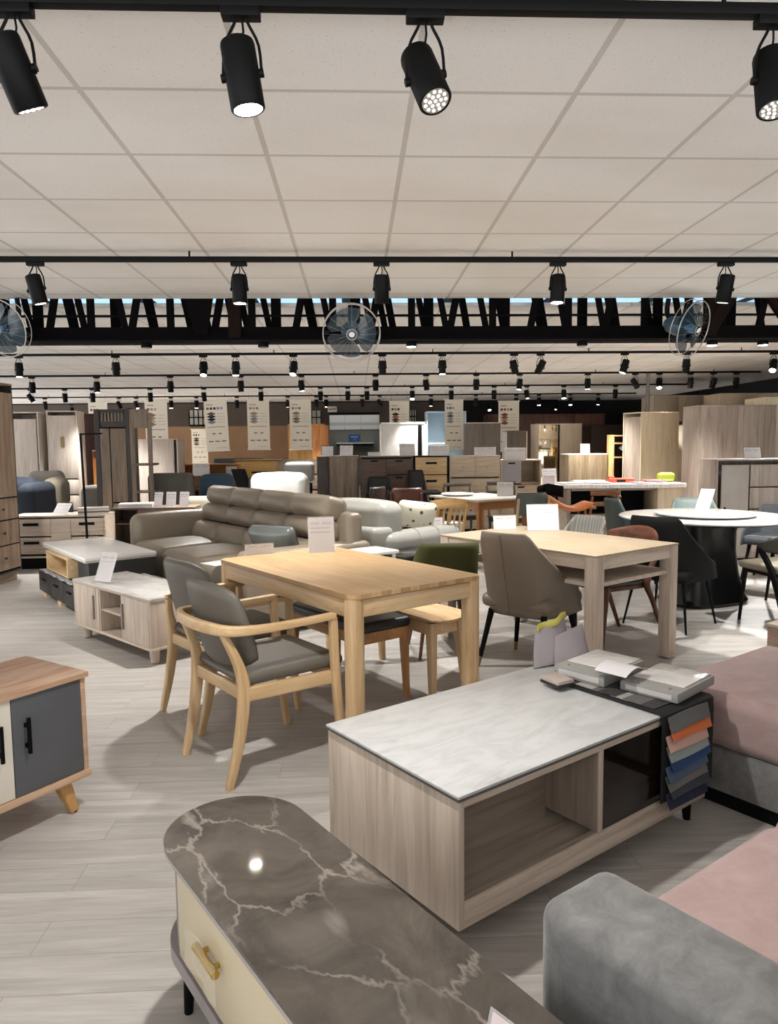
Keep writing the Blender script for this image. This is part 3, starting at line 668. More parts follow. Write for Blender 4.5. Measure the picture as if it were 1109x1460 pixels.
part(t, 'base_blocks', BOXW, lambda m: [m.box(x0, x0 + .1, -.05, .5, 0, .05, .001) for x0 in (.1, .6, 1.15)])
# ------------------------------------------------------------------ oak dining table
def rrect(x0, x1, y0, y1, r, n=6):
    P = []
    for cx, cy, a in ((x1 - r, y1 - r, 0), (x0 + r, y1 - r, 90), (x0 + r, y0 + r, 180), (x1 - r, y0 + r, 270)):
        for k in range(n + 1):
            b = rad(a + 90 * k / n); P.append((cx + r * math.cos(b), cy + r * math.sin(b)))
    return P
t = thing('dining_table', 'solid oak dining table with rounded corners and thick square legs', 'dining table', -.028, 3.114, 0, R0)
W, D = .79, 1.365
def oak_top():
    m, nt, b = newmat('oak_staves'); v = coords(nt, rot=(0, 0, rad(90)))
    br = nd(nt, 'ShaderNodeTexBrick', offset=.43, offset_frequency=2); setin(br, Scale=1, Mortar_Size=.0006, Brick_Width=.42, Row_Height=.055, Bias=0)
    br.inputs['Color1'].default_value = lin('#bb9b70'); br.inputs['Color2'].default_value = lin('#c6a87d'); br.inputs['Mortar'].default_value = lin('#ab8b62')
    nt.links.new(v, br.inputs['Vector'])
    n = noise(nt, coords(nt, (22, 1.8, 1)), 2.2, 5, .6, .5)
    g = ramp(nt, n, [(.3, '#d9cbb8'), (.7, '#ffffff')])
    nt.links.new(mix(nt, .8, br.outputs['Color'], g, 'MULTIPLY'), b.inputs['Base Color']); setin(b, Roughness=.35); return m
part(t, 'tabletop', oak_top(), lambda m: m.prism(rrect(0, W, 0, D, .045), .728, .75, .004))
for x in (.012, W - .032): pbox(t, 'apron', oak('y'), x, x + .02, .06, D - .06, .645, .722, b=.001)
for y in (.012, D - .032): pbox(t, 'apron', oak('x'), .06, W - .06, y, y + .02, .645, .722, b=.001)
pbox(t, 'spacer', oak('x'), .02, W - .02, .02, D - .02, .720, .728, b=.001)
for x, y in ((.005, .005), (W - .085, .005), (.005, D - .085), (W - .085, D - .085)):
    part(t, 'leg', oak('z'), lambda m: m.prism(rrect(x, x + .08, y, y + .08, .03 if (x < .1) == (y < .1) else .03), 0, .728, .001))
card('acrylic price card standing in the middle of the oak dining table', -.21, 4.42, .7505, 8, .155, .215, 16, tint=PINKINK, ink=INK)
card('low folded white card at the far left end of the oak dining table', -.58, 4.38, .7505, 20, .17, .06, 8, lines=1)

# ------------------------------------------------------------------ ash armchairs
def armchair(label, x, y, rot, bent=True):
    t = thing('armchair', label, 'armchair', x, y, 0, rot, 'ash armchairs with grey pads')
    S = lambda nm, mt, fn, **k: part(t, nm, mt, fn, **k)
    S('seat', GREYLEATHER, lambda m: m.rbox(-.235, .235, -.22, .27, .415, .465, .022, (0, .01, .012), 6), ang=0)
    def back(u, v):
        w = .245 * (1 - .5 * max(0, v - .6) ** 1.8) * (1 - .3 * max(0, .25 - v)); s = 2 * u - 1
        k = 1 - .10 * (abs(s) ** 3)
        zz = .47 + .37 * v + (-.045 * s ** 4 * (2 * v - 1) if v > .5 else .05 * s ** 4 * (1 - 2 * v))
        return (s * w, -.225 - .085 * v + .07 * s * s, zz)
    S('backrest', GREYLEATHER, lambda m: m.shell(back, 18, 14, .045), ang=0)
    # one bent rail runs from arm tip round the back to the other arm tip
    if bent: S('arm_rail', ash('y'), lambda m: m.sweep([(-.262, .20, .655), (-.262, .02, .652), (-.265, -.16, .655), (-.23, -.285, .66), (-.12, -.335, .665), (0, -.345, .665), (.12, -.335, .665), (.23, -.285, .66), (.265, -.16, .655), (.262, .02, .652), (.262, .20, .655)], [(.022, .014), (.019, .015), (.017, .018), (.015, .022), (.014, .024), (.014, .024), (.014, .024), (.015, .022), (.017, .018), (.019, .015), (.022, .014)], 14, up=(0, 0, 1), power=5, smooth=6))
    for s in (-1, 1):
        if not bent: S('arm_rest', ash('y'), lambda m: m.sweep([(s * .262, .22, .615), (s * .262, .05, .615), (s * .255, -.12, .612), (s * .235, -.25, .60)], [(.024, .013), (.022, .014), (.018, .015), (.013, .015)], 14, up=(0, 0, 1), power=5, smooth=5))
        S('leg', ash('z'), lambda m: m.sweep([(s * .262, .195, .645 if bent else .605), (s * .255, .205, .45), (s * .25, .225, .22), (s * .245, .25, 0)], [(.016, .017), (.019, .019), (.019, .018), (.014, .014)], 14, up=(0, 1, 0), power=5, smooth=4))
        S('leg', ash('z'), lambda m: m.sweep([(s * .20, -.30 if bent else -.255, .65 if bent else .60), (s * .215, -.245, .52), (s * .225, -.225, .40), (s * .225, -.25, .2), (s * .22, -.30, 0)], [(.018, .013), (.019, .019), (.019, .026), (.018, .022), (.014, .014)], 14, up=(0, 1, 0), power=5, smooth=4))
        S('side_rail', ash('y'), lambda m: m.sq((s * .232, -.22, .385), (s * .236, .21, .375), (.012, .03), (.012, .03), up=(0, 0, 1)))
    S('front_rail', ash('x'), lambda m: m.sq((-.23, .215, .38), (.23, .215, .38), (.012, .028), up=(0, 0, 1)))
    S('back_rail', ash('x'), lambda m: m.sq((-.21, -.225, .385), (.21, -.225, .385), (.012, .028), up=(0, 0, 1)))
    return t
armchair('ash armchair with grey pads and a bent arm rail, nearest chair at the oak table', -.42, 3.26, 36 - 90)
armchair('ash armchair with grey pads behind the nearest armchair, next to the wrapped marble cabinet', -.67, 3.85, 38 - 90, False)

# ------------------------------------------------------------------ benches under the oak table
t = thing('bench', 'light brown wooden bench with black upholstered cushion under the oak table', 'bench', .0, 3.75, 0, R0)
W, D = .36, .74
part(t, 'cushion', BLACKLEATHER, lambda m: m.rbox(0, W, 0, D, .405, .46, .022, (0, 0, .014)), ang=0)
HON = wood('honey_oak', [(.3, '#94683c'), (.5, '#ab7c4c'), (.7, '#bb8d5c')], 'y')
part(t, 'frame', HON, lambda m: [m.box(.01, .035, .03, D - .03, .345, .405, .003), m.box(W - .035, W - .01, .03, D - .03, .345, .405, .003), m.box(.03, W - .03, .01, .035, .345, .405, .003), m.box(.03, W - .03, D - .035, D - .01, .345, .405, .003)])
HONZ = wood('honey_oak', [(.3, '#94683c'), (.5, '#ab7c4c'), (.7, '#bb8d5c')], 'z')
for x, y, dx, dy in ((.03, .03, -.008, -.01), (W - .03, .03, .008, -.01), (.03, D - .03, -.008, .01), (W - .03, D - .03, .008, .01)):
    part(t, 'leg', HONZ, lambda m: m.sweep([(x, y, .405), (x, y, .3), (x + dx, y + dy, 0)], [(.025, .025), (.022, .022), (.015, .015)], 14, up=(0, 1, 0), power=4, smooth=4))
t = thing('bench', 'plain oak bench with scooped wooden seat beside the black cushioned bench', 'bench', .394, 3.837, 0, R0)
W, D = .30, .87
part(t, 'seat', oak('y'), lambda m: m.shell(lambda u, v: (W * u, D * v, .44 + .02 * (2 * u - 1) ** 2 - .006), 14, 20, .03))
part(t, 'frame', oak('y'), lambda m: [m.box(.04, .06, .06, D - .06, .355, .425, .002), m.box(W - .06, W - .04, .06, D - .06, .355, .425, .002), m.box(.06, W - .06, .05, .07, .355, .42, .002), m.box(.06, W - .06, D - .07, D - .05, .355, .42, .002)])
for x, y, dx, dy in ((.05, .06, -.01, -.02), (W - .05, .06, .035, -.02), (.05, D - .06, -.01, .02), (W - .05, D - .06, .035, .02)):
    part(t, 'leg', oak('z'), lambda m: m.sq((x, y, .425), (x + dx, y + dy, 0), .026, .017))

# ------------------------------------------------------------------ pale dining table with a shelf
t = thing('dining_table', 'pale wooden dining table with thin top and an open shelf under it', 'dining table', 1.367, 4.091, 0, R0)
W, D = .845, 1.357
YEL = wood('yellow_pale', [(.3, '#97866e'), (.5, '#a29178'), (.7, '#ac9c84')], 'y')
pbox(t, 'tabletop', YEL, 0, W, 0, D, .738, .75, b=.002)
for x in (.012, W - .03): pbox(t, 'apron', pale('y'), x, x + .018, .05, D - .05, .66, .736, b=.001)
for y in (.012, D - .03): pbox(t, 'apron', pale('x'), .05, W - .05, y, y + .018, .66, .736, b=.001)
pbox(t, 'shelf', pale('y'), .03, W - .03, .03, D - .03, .555, .58, b=.001)
for x, y in ((.0, .0), (W - .085, .0), (.0, D - .085), (W - .085, D - .085)):
    l = pbox(t, 'leg', pale('z'), x + .004, x + .085, y + .004, y + .085, .008, .737, b=.003)
    pbox(l, 'foot_glide', BLACK, x + .03, x + .06, y + .03, y + .06, 0, .008, b=0)
card('large white price card standing on the pale dining table', 1.39, 5.36, .7505, 2, .235, .19, 12, lines=5, tint=plain('blue_ink', '#8d97b8', .7))
card('small white price card behind the taupe chair on the pale dining table', 1.12, 5.45, .7505, 6, .17, .10, 10, lines=3)

# ------------------------------------------------------------------ shell chairs
def shell_chair(name, label, x, y, rot, fabric, w=.46, top=.88, seat=.46, wing=.22, legmat=BLACKM, tip=None, th=.035, depth=.46, tilt=.12, lw=.017, splay=.06, cat='chair', group=None, topw=.8, pad=None, dropk=.45, bot=None):
    t = thing(name, label, cat, x, y, 0, rot, group)
    hw, hd = w / 2, depth / 2
    z0 = (bot if bot is not None else seat - .10)
    def back(u, v):
        # u runs from the front tip of one side round the back to the other side
        s = 2 * u - 1; a = s * PI * .5
        k = abs(s)
        side = max(0, (k - dropk) / (1 - dropk))
        hgt = top - (top - seat - .04) * (side ** .8) * (1 if side > 0 else 0)
        z = z0 + (hgt - z0) * v
        q = (z - z0) / max(.01, top - z0)
        ww = hw * (1 - (1 - topw) * q)
        xx = ww * math.copysign(min(1, (abs(math.sin(a))) ** .75), s)
        fy = (math.cos(a)) ** .6 if math.cos(a) > 0 else 0
        yy = -hd * fy - tilt * q * (1 - side) + wing * side * (1 - .2 * v) + .05 * (1 - v) * fy
        return (xx, yy, z)
    b = part(t, 'backrest', fabric, lambda m: m.shell(back, 30, 14, th), ang=0)
    part(t, 'seat', pad or fabric, lambda m: m.rbox(-hw + .015, hw - .015, -hd + .02, hd + .02, seat - .085, seat, .035, (0, .01, .014), 5), ang=0)
    for sx, sy in ((-1, 1), (1, 1), (-1, -1), (1, -1)):
        a = Vector((sx * (hw - .07), sy * (hd - .07), z0 + .02)); e = Vector((sx * (hw - .07 + splay), sy * (hd - .07 + splay * 1.1), 0))
        l = part(t, 'leg', legmat, lambda m: m.cyl(a, e if not tip else a.lerp(e, .82), lw, lw * (.62 if not tip else .68), 14))
        if tip: part(l, 'brass_tip', tip, lambda m: m.cyl(a.lerp(e, .82), e, lw * .68, lw * .55, 14))
    return t
TAUPEF = plain('taupe_leatherette', '#6f6355', .5, var=.03, bmp=.1, bscale=160)
shell_chair('dining_chair', 'taupe upholstered high-back chair with black brass-tipped legs beside the pale table', 1.09, 4.50, 48 - 90, TAUPEF, w=.50, top=.875, seat=.47, wing=.20, tip=plain('bronze_tip', '#8a6a42', .4, metal=.3), tilt=.13, topw=.86, depth=.48, bot=.345, lw=.02)
t = [o for o in bpy.data.objects if o.name == 'dining_chair'][0]
part(t, 'back_seam', plain('seam_brown', '#54493e', .7), lambda m: m.sweep([(0, -.262, .37), (0, -.29, .5), (0, -.345, .70), (0, -.383, .865)], .0025, 6, smooth=3))
GREENF = plain('olive_green_fabric', '#38390f', .8, bmp=.2, bscale=300)
shell_chair('tub_chair', 'olive green tub chair between the oak table and the pale table', .575, 4.86, 62 - 90 + 35, GREENF, w=.42, top=.765, seat=.46, wing=.2, legmat=walnut(), tilt=.04, topw=1.0, depth=.40, bot=.37, dropk=.68)
DGREY = plain('dark_grey_fabric', '#2f2e30', .7)
# ribbed silver-grey chair at the far side of the pale table
def ribbed():
    m, nt, b = newmat('ribbed_grey_leather'); setin(b, Base_Color=lin('#8b8a85'), Roughness=.3)
    w = nd(nt, 'ShaderNodeTexWave', bands_direction='X'); setin(w, Scale=11, Distortion=0); nt.links.new(coords(nt), w.inputs['Vector'])
    c = ramp(nt, w.outputs['Fac'], [(0, '#7a7974'), (.5, '#98968f')]); nt.links.new(c, b.inputs['Base Color']); bump(nt, b, w.outputs['Fac'], .6, .006); return m
shell_chair('dining_chair', 'silver-grey ribbed chair at the far side of the pale table', 1.70, 5.72, 200 - 90 + 20, ribbed(), w=.42, top=.80, seat=.46, wing=.12, tilt=.08, topw=.92, depth=.44)

# ------------------------------------------------------------------ walnut chair tucked in on the far side of the pale table
t = thing('dining_chair', 'walnut chair with curved wooden back and black seat behind the pale table corner', 'chair', 1.78, 5.06, 0, 204 - 90)
part(t, 'seat', BLACKLEATHER, lambda m: m.rbox(-.22, .22, -.2, .24, .42, .465, .02, (0, .01, .01)), ang=0)
part(t, 'seat_frame', walnut('x'), lambda m: m.box(-.20, .20, -.2, .22, .385, .42, .01))
part(t, 'backrest', walnut('x'), lambda m: m.shell(lambda u, v: ((2 * u - 1) * .27 * (1 - .12 * v), -.30 - .03 * v + .11 * (2 * u - 1) ** 2, .62 + .175 * v - .05 * (2 * u - 1) ** 2 * v), 18, 8, .018), ang=0)
for s in (-1, 1):
    part(t, 'leg', walnut('z'), lambda m: m.sweep([(s * .2, .2, .42), (s * .2, .21, .3), (s * .215, .25, 0)], [.02, .019, .013], 12, smooth=4))
    part(t, 'leg', walnut('z'), lambda m: m.sweep([(s * .235, -.235, .66), (s * .225, -.14, .44), (s * .22, -.2, .3), (s * .225, -.33, 0)], [.014, .024, .019, .013], 12, smooth=4))
pbox(t, 'sticker', WHITE, -.04, .04, -.345, -.342, .735, .765, b=0)

# ------------------------------------------------------------------ round table
t = thing('round_table', 'round white stone dining table with a wide black pedestal and turntable', 'dining table', 3.02, 6.2, 0, 20)
part(t, 'tabletop', light_marble('white_stone', '#b9b6b1', '#c7c4bf', '#cfccc7', 1, .15), lambda m: m.lathe([(0, .735), (.70, .735), (.712, .742), (.712, .75), (.708, .753), (0, .753)], 72))
part(t, 'under_plate', BLACK, lambda m: m.lathe([(0, .715), (.6, .715), (.66, .735), (0, .735)], 48))
part(t, 'turntable', plain('white_glass', '#cdcbc7', .1, var=.01), lambda m: m.lathe([(0, .768), (.405, .768), (.41, .772), (.41, .78), (.405, .783), (0, .783)], 64))
part(t, 'turntable_bearing', STEEL, lambda m: m.lathe([(0, .753), (.12, .753), (.12, .768), (0, .768)], 32))
def ped(m):
    n = 40
    prof = [(.36, .02), (.37, 0), (.385, .03), (.35, .1), (.30, .25), (.27, .45), (.27, .62), (.30, .715)]
    rings = []
    for r, z in prof[1:]:
        rings.append([m.v((r * math.copysign(abs(math.cos(2 * PI * k / n)) ** .7, math.cos(2 * PI * k / n)), .72 * r * math.copysign(abs(math.sin(2 * PI * k / n)) ** .7, math.sin(2 * PI * k / n)), z)) for k in range(n)])
    for a, b in zip(rings, rings[1:]):
        for k in range(n): m.f([a[k], a[(k + 1) % n], b[(k + 1) % n], b[k]])
    m.f(rings[0][::-1]); m.f(rings[-1])
part(t, 'pedestal', plain('black_lacquer', '#0d0c0c', .25), ped)
card('leaning pinkish price card on the turntable of the round table', 3.10, 6.42, .7835, -58, .13, .2, 26, paper=plain('pink_white_paper', '#eadfe0', .6), ink=PINKINK)
shell_chair('dining_chair', 'wide black curved-back chair in front of the round table', 2.40, 5.45, 40 - 90, plain('black_fabric', '#060606', .8, spec=.3), w=.52, top=.85, seat=.45, wing=.22, tilt=.05, topw=1.0, depth=.5, lw=.012, bot=.36)
# open armchair at the right edge
t = thing('armchair', 'dark olive armchair with beige seat at the right edge by the round table', 'armchair', 3.28, 5.36, 0, 15)
OLIVE = plain('dark_olive_leather', '#37342c', .5)
BEIGE = plain('beige_leather', '#7b7263', .5)
part(t, 'seat', BEIGE, lambda m: m.rbox(-.25, .25, -.24, .26, .415, .475, .028, (0, .01, .014)), ang=0)
part(t, 'backrest', OLIVE, lambda m: m.shell(lambda u, v: ((2 * u - 1) * .30, -.30 + .30 * abs(2 * u - 1) ** 2.2, .575 + (.235 - .17 * abs(2 * u - 1) ** 1.8) * v), 20, 8, .03), ang=0)
for s in (-1, 1):
    part(t, 'leg', BLACK, lambda m: m.sweep([(s * .29, .0, .6), (s * .27, -.12, .4), (s * .26, -.24, 0)], [(.018, .02), (.018, .024), (.012, .014)], 12, power=3, smooth=4))
    part(t, 'leg', BLACK, lambda m: m.sweep([(s * .22, .2, .42), (s * .23, .24, 0)], [.018, .012], 12))
part(t, 'seat_frame', BLACK, lambda m: m.box(-.23, .23, -.23, .23, .385, .415, .01))
t = thing('armchair', 'chair with a crumpled grey plastic-covered seat under the round table', 'chair', 3.88, 6.05, 0, 110)
CRUMP = plain('crumpled_grey_plastic', '#6a6b70', .25, bmp=.9, bscale=9)
part(t, 'seat', CRUMP, lambda m: m.rbox(-.25, .25, -.25, .25, .47, .55, .035, (0, 0, .02), 6), ang=0)
part(t, 'seat_frame', BLACK, lambda m: m.box(-.24, .24, -.24, .24, .42, .47, .01))
part(t, 'backrest', DGREY, lambda m: m.shell(lambda u, v: ((2 * u - 1) * .27, -.27 + .2 * abs(2 * u - 1) ** 2.2, .50 + (.20 - .1 * abs(2 * u - 1) ** 2) * v), 16, 8, .03), ang=0)
for sx in (-1, 1):
    for sy in (-1, 1): part(t, 'leg', BLACK, lambda m: m.cyl((sx * .2, sy * .2, .43), (sx * .23, sy * .23, 0), .016, .011, 12))
TEALF = plain('grey_teal_leather', '#7c8a88', .45)
shell_chair('dining_chair', 'pale grey-teal chair at the far side of the round table', 3.50, 7.35, 195 - 90 + 60, TEALF, w=.52, top=.80, seat=.47, wing=.22, tilt=.04, topw=1.0, depth=.46)
shell_chair('dining_chair', 'slate grey chair at the far right edge of the round table', 4.15, 7.05, 225 - 90, plain('slate_fabric', '#33373c', .7), w=.50, top=.75, seat=.46, wing=.22, tilt=.04, topw=1.0, depth=.44)
shell_chair('dining_chair', 'dark teal chair with a square back between the brown chair and the round table', 2.70, 7.1, -75, plain('dark_teal_leather', '#3c4644', .4), w=.36, top=.85, seat=.46, wing=.08, tilt=.03, topw=.95, depth=.40)

# ------------------------------------------------------------------ small wooden cabinet behind the pink sofa
t = thing('side_cabinet', 'low wooden cabinet corner behind the pink chaise at the right edge', 'cabinet', 2.26, 3.12, 0, R0)
part(t, 'body', TA := wood('rose_wood', [(.3, '#7d675a'), (.5, '#94796a'), (.7, '#a58a7a')], 'y'), lambda m: m.box(0, .5, 0, .42, .06, .485, .002))
pbox(t, 'top', pale('y'), -.004, .504, -.004, .424, .485, .5, b=.002); pbox(t, 'plinth', BLACK, .02, .48, .02, .40, 0, .06, b=0)

# ------------------------------------------------------------------ taupe leather sofa
t = thing('sofa', 'large taupe leather sofa with high segmented back cushions', 'sofa', -.12, 5.65, 0, R0)
L = 2.65
part(t, 'base', plain('dark_taupe_leather', '#6c6154', .5), lambda m: m.box(-.74, .2, .06, L - .06, .05, .26, .02))
for k in range(3):
    y0, y1 = .2 + k * (L - .4) / 3, .2 + (k + 1) * (L - .4) / 3
    part(t, 'seat_cushion', TAUPELEATHER, lambda m: m.rbox(-.82, .0, y0 + .004, y1 - .004, .2, .49, .07, (.01, 0, .03), 6), ang=0)
part(t, 'armrest', TAUPELEATHER, lambda m: m.rbox(-.8, .2, L - .22, L, .05, .735, .09, (0, .01, .015), 6), ang=0)
part(t, 'armrest', TAUPELEATHER, lambda m: m.rbox(-.8, .3, 0, .2, .05, .635, .05, (0, .01, .0), 6), ang=0)
nb = 4
for k in range(nb):
    y0, y1 = .17 + k * (L - .34) / nb, .17 + (k + 1) * (L - .34) / nb
    b = MB()
    for z0, z1, x0, dep in ((.44, .665, -.20, .30), (.66, .83, -.09, .24), (.825, 1.01, -.03, .22)):
        b.T = Matrix.Translation((x0 + .0, 0, (z0 + z1) / 2)) @ Matrix.Rotation(rad(14), 4, 'Y') @ Matrix.Translation((0, 0, -(z0 + z1) / 2))
        b.rbox(0, dep, y0 + .006, y1 - .006, z0, z1, .055, (.055, .004, .006), 7)
    b.build('back_cushion', TAUPELEATHER, t, ang=0)
part(t, 'back_frame', TAUPELEATHER, lambda m: m.rbox(.1, .25, .04, L - .04, .08, .86, .05), ang=0)
part(t, 'leg', BLACK, lambda m: [m.cyl((x, y, 0), (x, y, .06), .02, seg=10) for x in (-.68, .14) for y in (.12, L - .12)])
SILV = plain('silver_satin', '#5f6360', .2, spec=.8, bmp=.5, bscale=14)
t = thing('cushion', 'shiny silver-grey cushion lying on the taupe sofa', 'cushion', -.655, 5.84, .645, R0 - 62)
m = MB(); m.T = Matrix.Rotation(rad(-62), 4, 'X'); m.rbox(-.21, .21, -.13, .13, -.05, .05, .045, (0, 0, .035), 6); m.build('cover', SILV, t, ang=0)
t = thing('brochure', 'white printed leaflet lying on the taupe sofa seat beside the TV cabinet', 'leaflet', -1.0, 5.42 + .12, .523, R0 + 10)
pbox(t, 'paper', WHITE, -.15, .15, -.1, .1, 0, .002, b=0); pbox(t, 'print', INK, .03, .12, -.07, .05, .002, .0025, b=0)

# ------------------------------------------------------------------ white sofa, patterned pillow, white side table, black coffee table
t = thing('sofa', 'white leather easy sofa with a rolled front arm behind the oak table', 'sofa', .31, 6.11, 0, 42)
part(t, 'base', WHITELEATHER, lambda m: m.box(.02, .9, .06, .93, .06, .36, .02))
part(t, 'armrest', WHITELEATHER, lambda m: m.rbox(-.04, .92, .0, .24, .06, .64, .075, (.01, .01, .012), 7), ang=0)
part(t, 'back_frame', WHITELEATHER, lambda m: m.rbox(-.17, .08, .06, .95, .06, .70, .05, (0, .01, 0), 6), ang=0)
for k in range(1):
    part(t, 'back_cushion', WHITELEATHER, lambda m: m.rbox(-.04, .26, .1 + k * .85, .93 + k * .85, .52, .90, .09, (.03, .01, .02), 6), ang=0)
    part(t, 'seat_cushion', WHITELEATHER, lambda m: m.rbox(.2, .92, .25 + k * .82, 1.03 - .1 + k * .82, .33, .50, .06, (0, 0, .02)), ang=0)
part(t, 'seam_piping', plain('seam_grey', '#a7a6a0', .5), lambda m: [m.sweep([(x, -.012, .40), (x + .01, -.01, .55), (x + .02, .03, .635), (x + .02, .11, .665)], .0035, 6, smooth=4) for x in (.32, .58, .82)])
part(t, 'leg', BLACK, lambda m: [m.cyl((x, y, 0), (x, y, .07), .02, seg=10) for x in (.08, .84) for y in (.12, .85)])
def floral():
    m, nt, b = newmat('floral_print'); v = coords(nt)
    w = nd(nt, 'ShaderNodeTexVoronoi'); setin(w, Scale=16); nt.links.new(v, w.inputs['Vector'])
    c = ramp(nt, w.outputs['Distance'], [(.0, '#3d382e'), (.26, '#5a5344'), (.30, '#d8d2c2')])
    c2 = ramp(nt, noise(nt, v, 7, 2), [(.42, '#d8d2c2'), (.5, '#000000')])
    n = noise(nt, v, 6, 2); r = ramp(nt, n, [(.47, '#ffffff'), (.5, '#000000')])
    nt.links.new(mix(nt, r, c, '#d8d2c2'), b.inputs['Base Color']); setin(b, Roughness=.8); return m
t = thing('cushion', 'cream cushion with dark floral print on the white sofa', 'cushion', .56, 6.82, .74, 44 - 30)
m = MB(); m.T = Matrix.Rotation(rad(-70), 4, 'X') @ Matrix.Rotation(rad(8), 4, 'Z'); m.rbox(-.19, .19, -.13, .13, -.05, .05, .045, (0, 0, .04), 6); m.build('cover', floral(), t, ang=0)
t = thing('side_table', 'small white side table between the oak table and the white sofa', 'side table', -.055, 5.25, 0, R0)
pbox(t, 'top', plain('white_gloss', '#e9e8e6', .2), 0, .46, 0, .30, .575, .60, b=.006)
for x in (.02, .42):
    for y in (.02, .26): pbox(t, 'leg', plain('white_gloss', '#e9e8e6', .2), x, x + .02, y, y + .02, 0, .575, b=.001)
t = thing('coffee_table', 'low black glass-topped table in front of the white sofa arm', 'coffee table', .372, 5.585, 0, 44)
pbox(t, 'glass_top', plain('black_glass', '#1f211f', .08, spec=.8), 0, .60, 0, .36, .515, .53, b=.002)
pbox(t, 'tier', plain('dark_slate_board', '#34312f', .3), .03, .57, .03, .33, .44, .515, b=.002); pbox(t, 'body', plain('black_board', '#1d1a19', .4), .06, .54, .05, .31, .03, .44, b=.002); pbox(t, 'plinth', BLACK, .08, .52, .07, .29, 0, .03, b=0)
# ------------------------------------------------------------------ cabinets further back
def cabinet(name, label, cat, x, y, rot, w, d, h, mt, cells=(), z0=.06, plinth=BLACK, top=None, handle=BLACKM, group=None, side=None, z=0, th=.02, fronts=None):
    """origin front-left, width +x, depth +y, front faces -y; cells: (kind,x0,x1,z0,z1[,handle[,mat]]) in 0..1"""
    t = thing(name, label, cat, x, y, z, rot, group)
    part(t, 'carcass', side or mt, lambda m: [m.box(0, th, 0, d, z0, h - th, .001), m.box(w - th, w, 0, d, z0, h - th, .001), m.box(th, w - th, d - .012, d, z0, h - th, .001), m.box(th, w - th, 0.0, d - .012, z0, z0 + th, .001)])
    pbox(t, 'top_panel', top or mt, -.003, w + .003, -.003, d, h - th, h, b=.002)
    if z0 > .02: pbox(t, 'plinth', plinth, .03, w - .03, .04, d - .03, 0, z0, b=0)
    iw, ih = w - 2 * th, h - z0 - 2 * th
    for c in cells:
        k, a0, a1, b0, b1 = c[:5]; hd = c[5] if len(c) > 5 else None; fm = c[6] if len(c) > 6 else (fronts or mt)
        X0, X1, Z0, Z1 = th + iw * a0 + .002, th + iw * a1 - .002, z0 + th + ih * b0 + .002, z0 + th + ih * b1 - .002
        if k in ('door', 'drawer'):
            f = pbox(t, k, fm, X0, X1, -.004, .014, Z0, Z1, b=.0015)
            cx, cz = (X0 + X1) / 2, (Z0 + Z1) / 2
            if hd == 'bar': pbox(f, 'handle', handle, cx - .085, cx + .085, -.022, -.004, Z0 + (Z1 - Z0) * .6, Z0 + (Z1 - Z0) * .6 + .032, b=.002)
            elif hd == 'slot': pbox(f, 'handle', handle, cx - .055, cx + .055, -.012, -.004, Z1 - .045, Z1 - .022, b=.002)
            elif hd == 'knob': part(f, 'knob', handle, lambda m: m.sweep([(cx, -.004, cz), (cx, -.014, cz), (cx, -.028, cz)], [.006, .006, .013], 10))
            elif hd == 'knobs': part(f, 'knob', handle, lambda m: [m.sweep([(cx + q, -.004, cz), (cx + q, -.024, cz)], [.007, .012], 10) for q in (-(X1 - X0) * .25, (X1 - X0) * .25)])
            elif hd == 'oval': part(f, 'handle', plain('bronze', '#7d6a4c', .35, metal=.7), lambda m: m.rbox(cx - .03, cx + .03, -.014, -.004, cz + .0, cz + .17, .004))
            elif hd in ('knobR', 'knobL'):
                kx = X1 - .03 if hd == 'knobR' else X0 + .03
                part(f, 'knob', handle, lambda m: m.sweep([(kx, -.004, cz), (kx, -.022, cz)], [.008, .014], 10))
        elif k == 'open':
            part(t, 'niche', side or mt, lambda m: [m.box(X0, X1, .3 * d, d - .014, Z0, Z0 + .012, .0), m.box(X0 - .004, X0, .0, d - .014, Z0, Z1, 0), m.box(X1, X1 + .004, .0, d - .014, Z0, Z1, 0), m.box(X0, X1, .0, d - .014, Z0 - .012, Z0, 0), m.box(X0, X1, 0, d - .014, Z1, Z1 + .012, 0)])
    return t
TW = taupew
# left: tall wardrobe at the picture edge, faces right
cabinet('wardrobe', 'tall brown wood wardrobe with three knobbed drawers at the left edge', 'wardrobe', -3.72, 6.83, 84, 1.15, .55, 2.07, wood('warm_grey_wood', [(.3, '#6e5a4a'), (.45, '#8b7562'), (.6, '#9f8a77'), (.75, '#ac9885')], 'z', .8),
        [('door', 0, .5, .40, .96), ('door', .5, 1, .40, .96), ('drawer', 0, 1, .28, .395, 'knobs'), ('drawer', 0, 1, .145, .275, 'knobs'), ('drawer', 0, 1, 0.01, .14, 'knobs')], z0=.1, plinth=wood('warm_grey_wood', [(.3, '#6e5a4a'), (.5, '#8b7562'), (.7, '#a38e7b')], 'x', .8), handle=plain('dark_knob', '#3b231a', .4), side=plain('dark_brown_side', '#2e2723', .5))
cabinet('tv_cabinet', 'light wood low cabinet with long black bar handles in front of the blue armchair', 'tv cabinet', -3.97, 8.55, 3, 1.06, .42, .62, pale('x'),
        [('drawer', 0, .42, .52, .97, 'bar'), ('drawer', 0, .42, .06, .49, 'bar'), ('door', .42, .64, .06, .97), ('drawer', .64, 1, .52, .97, 'bar'), ('drawer', .64, 1, .06, .49, 'bar')], z0=.13)
NAVYF = plain('navy_fabric', '#1b2431', .85, bmp=.2, bscale=200)
t = thing('armchair', 'dark blue upholstered armchair behind the light wood low cabinet', 'armchair', -4.32, 9.75, 0, 0)
part(t, 'armrest', NAVYF, lambda m: m.rbox(.05, .28, -.4, .4, .1, .95, .11, (0, 0, .01), 6), ang=0)
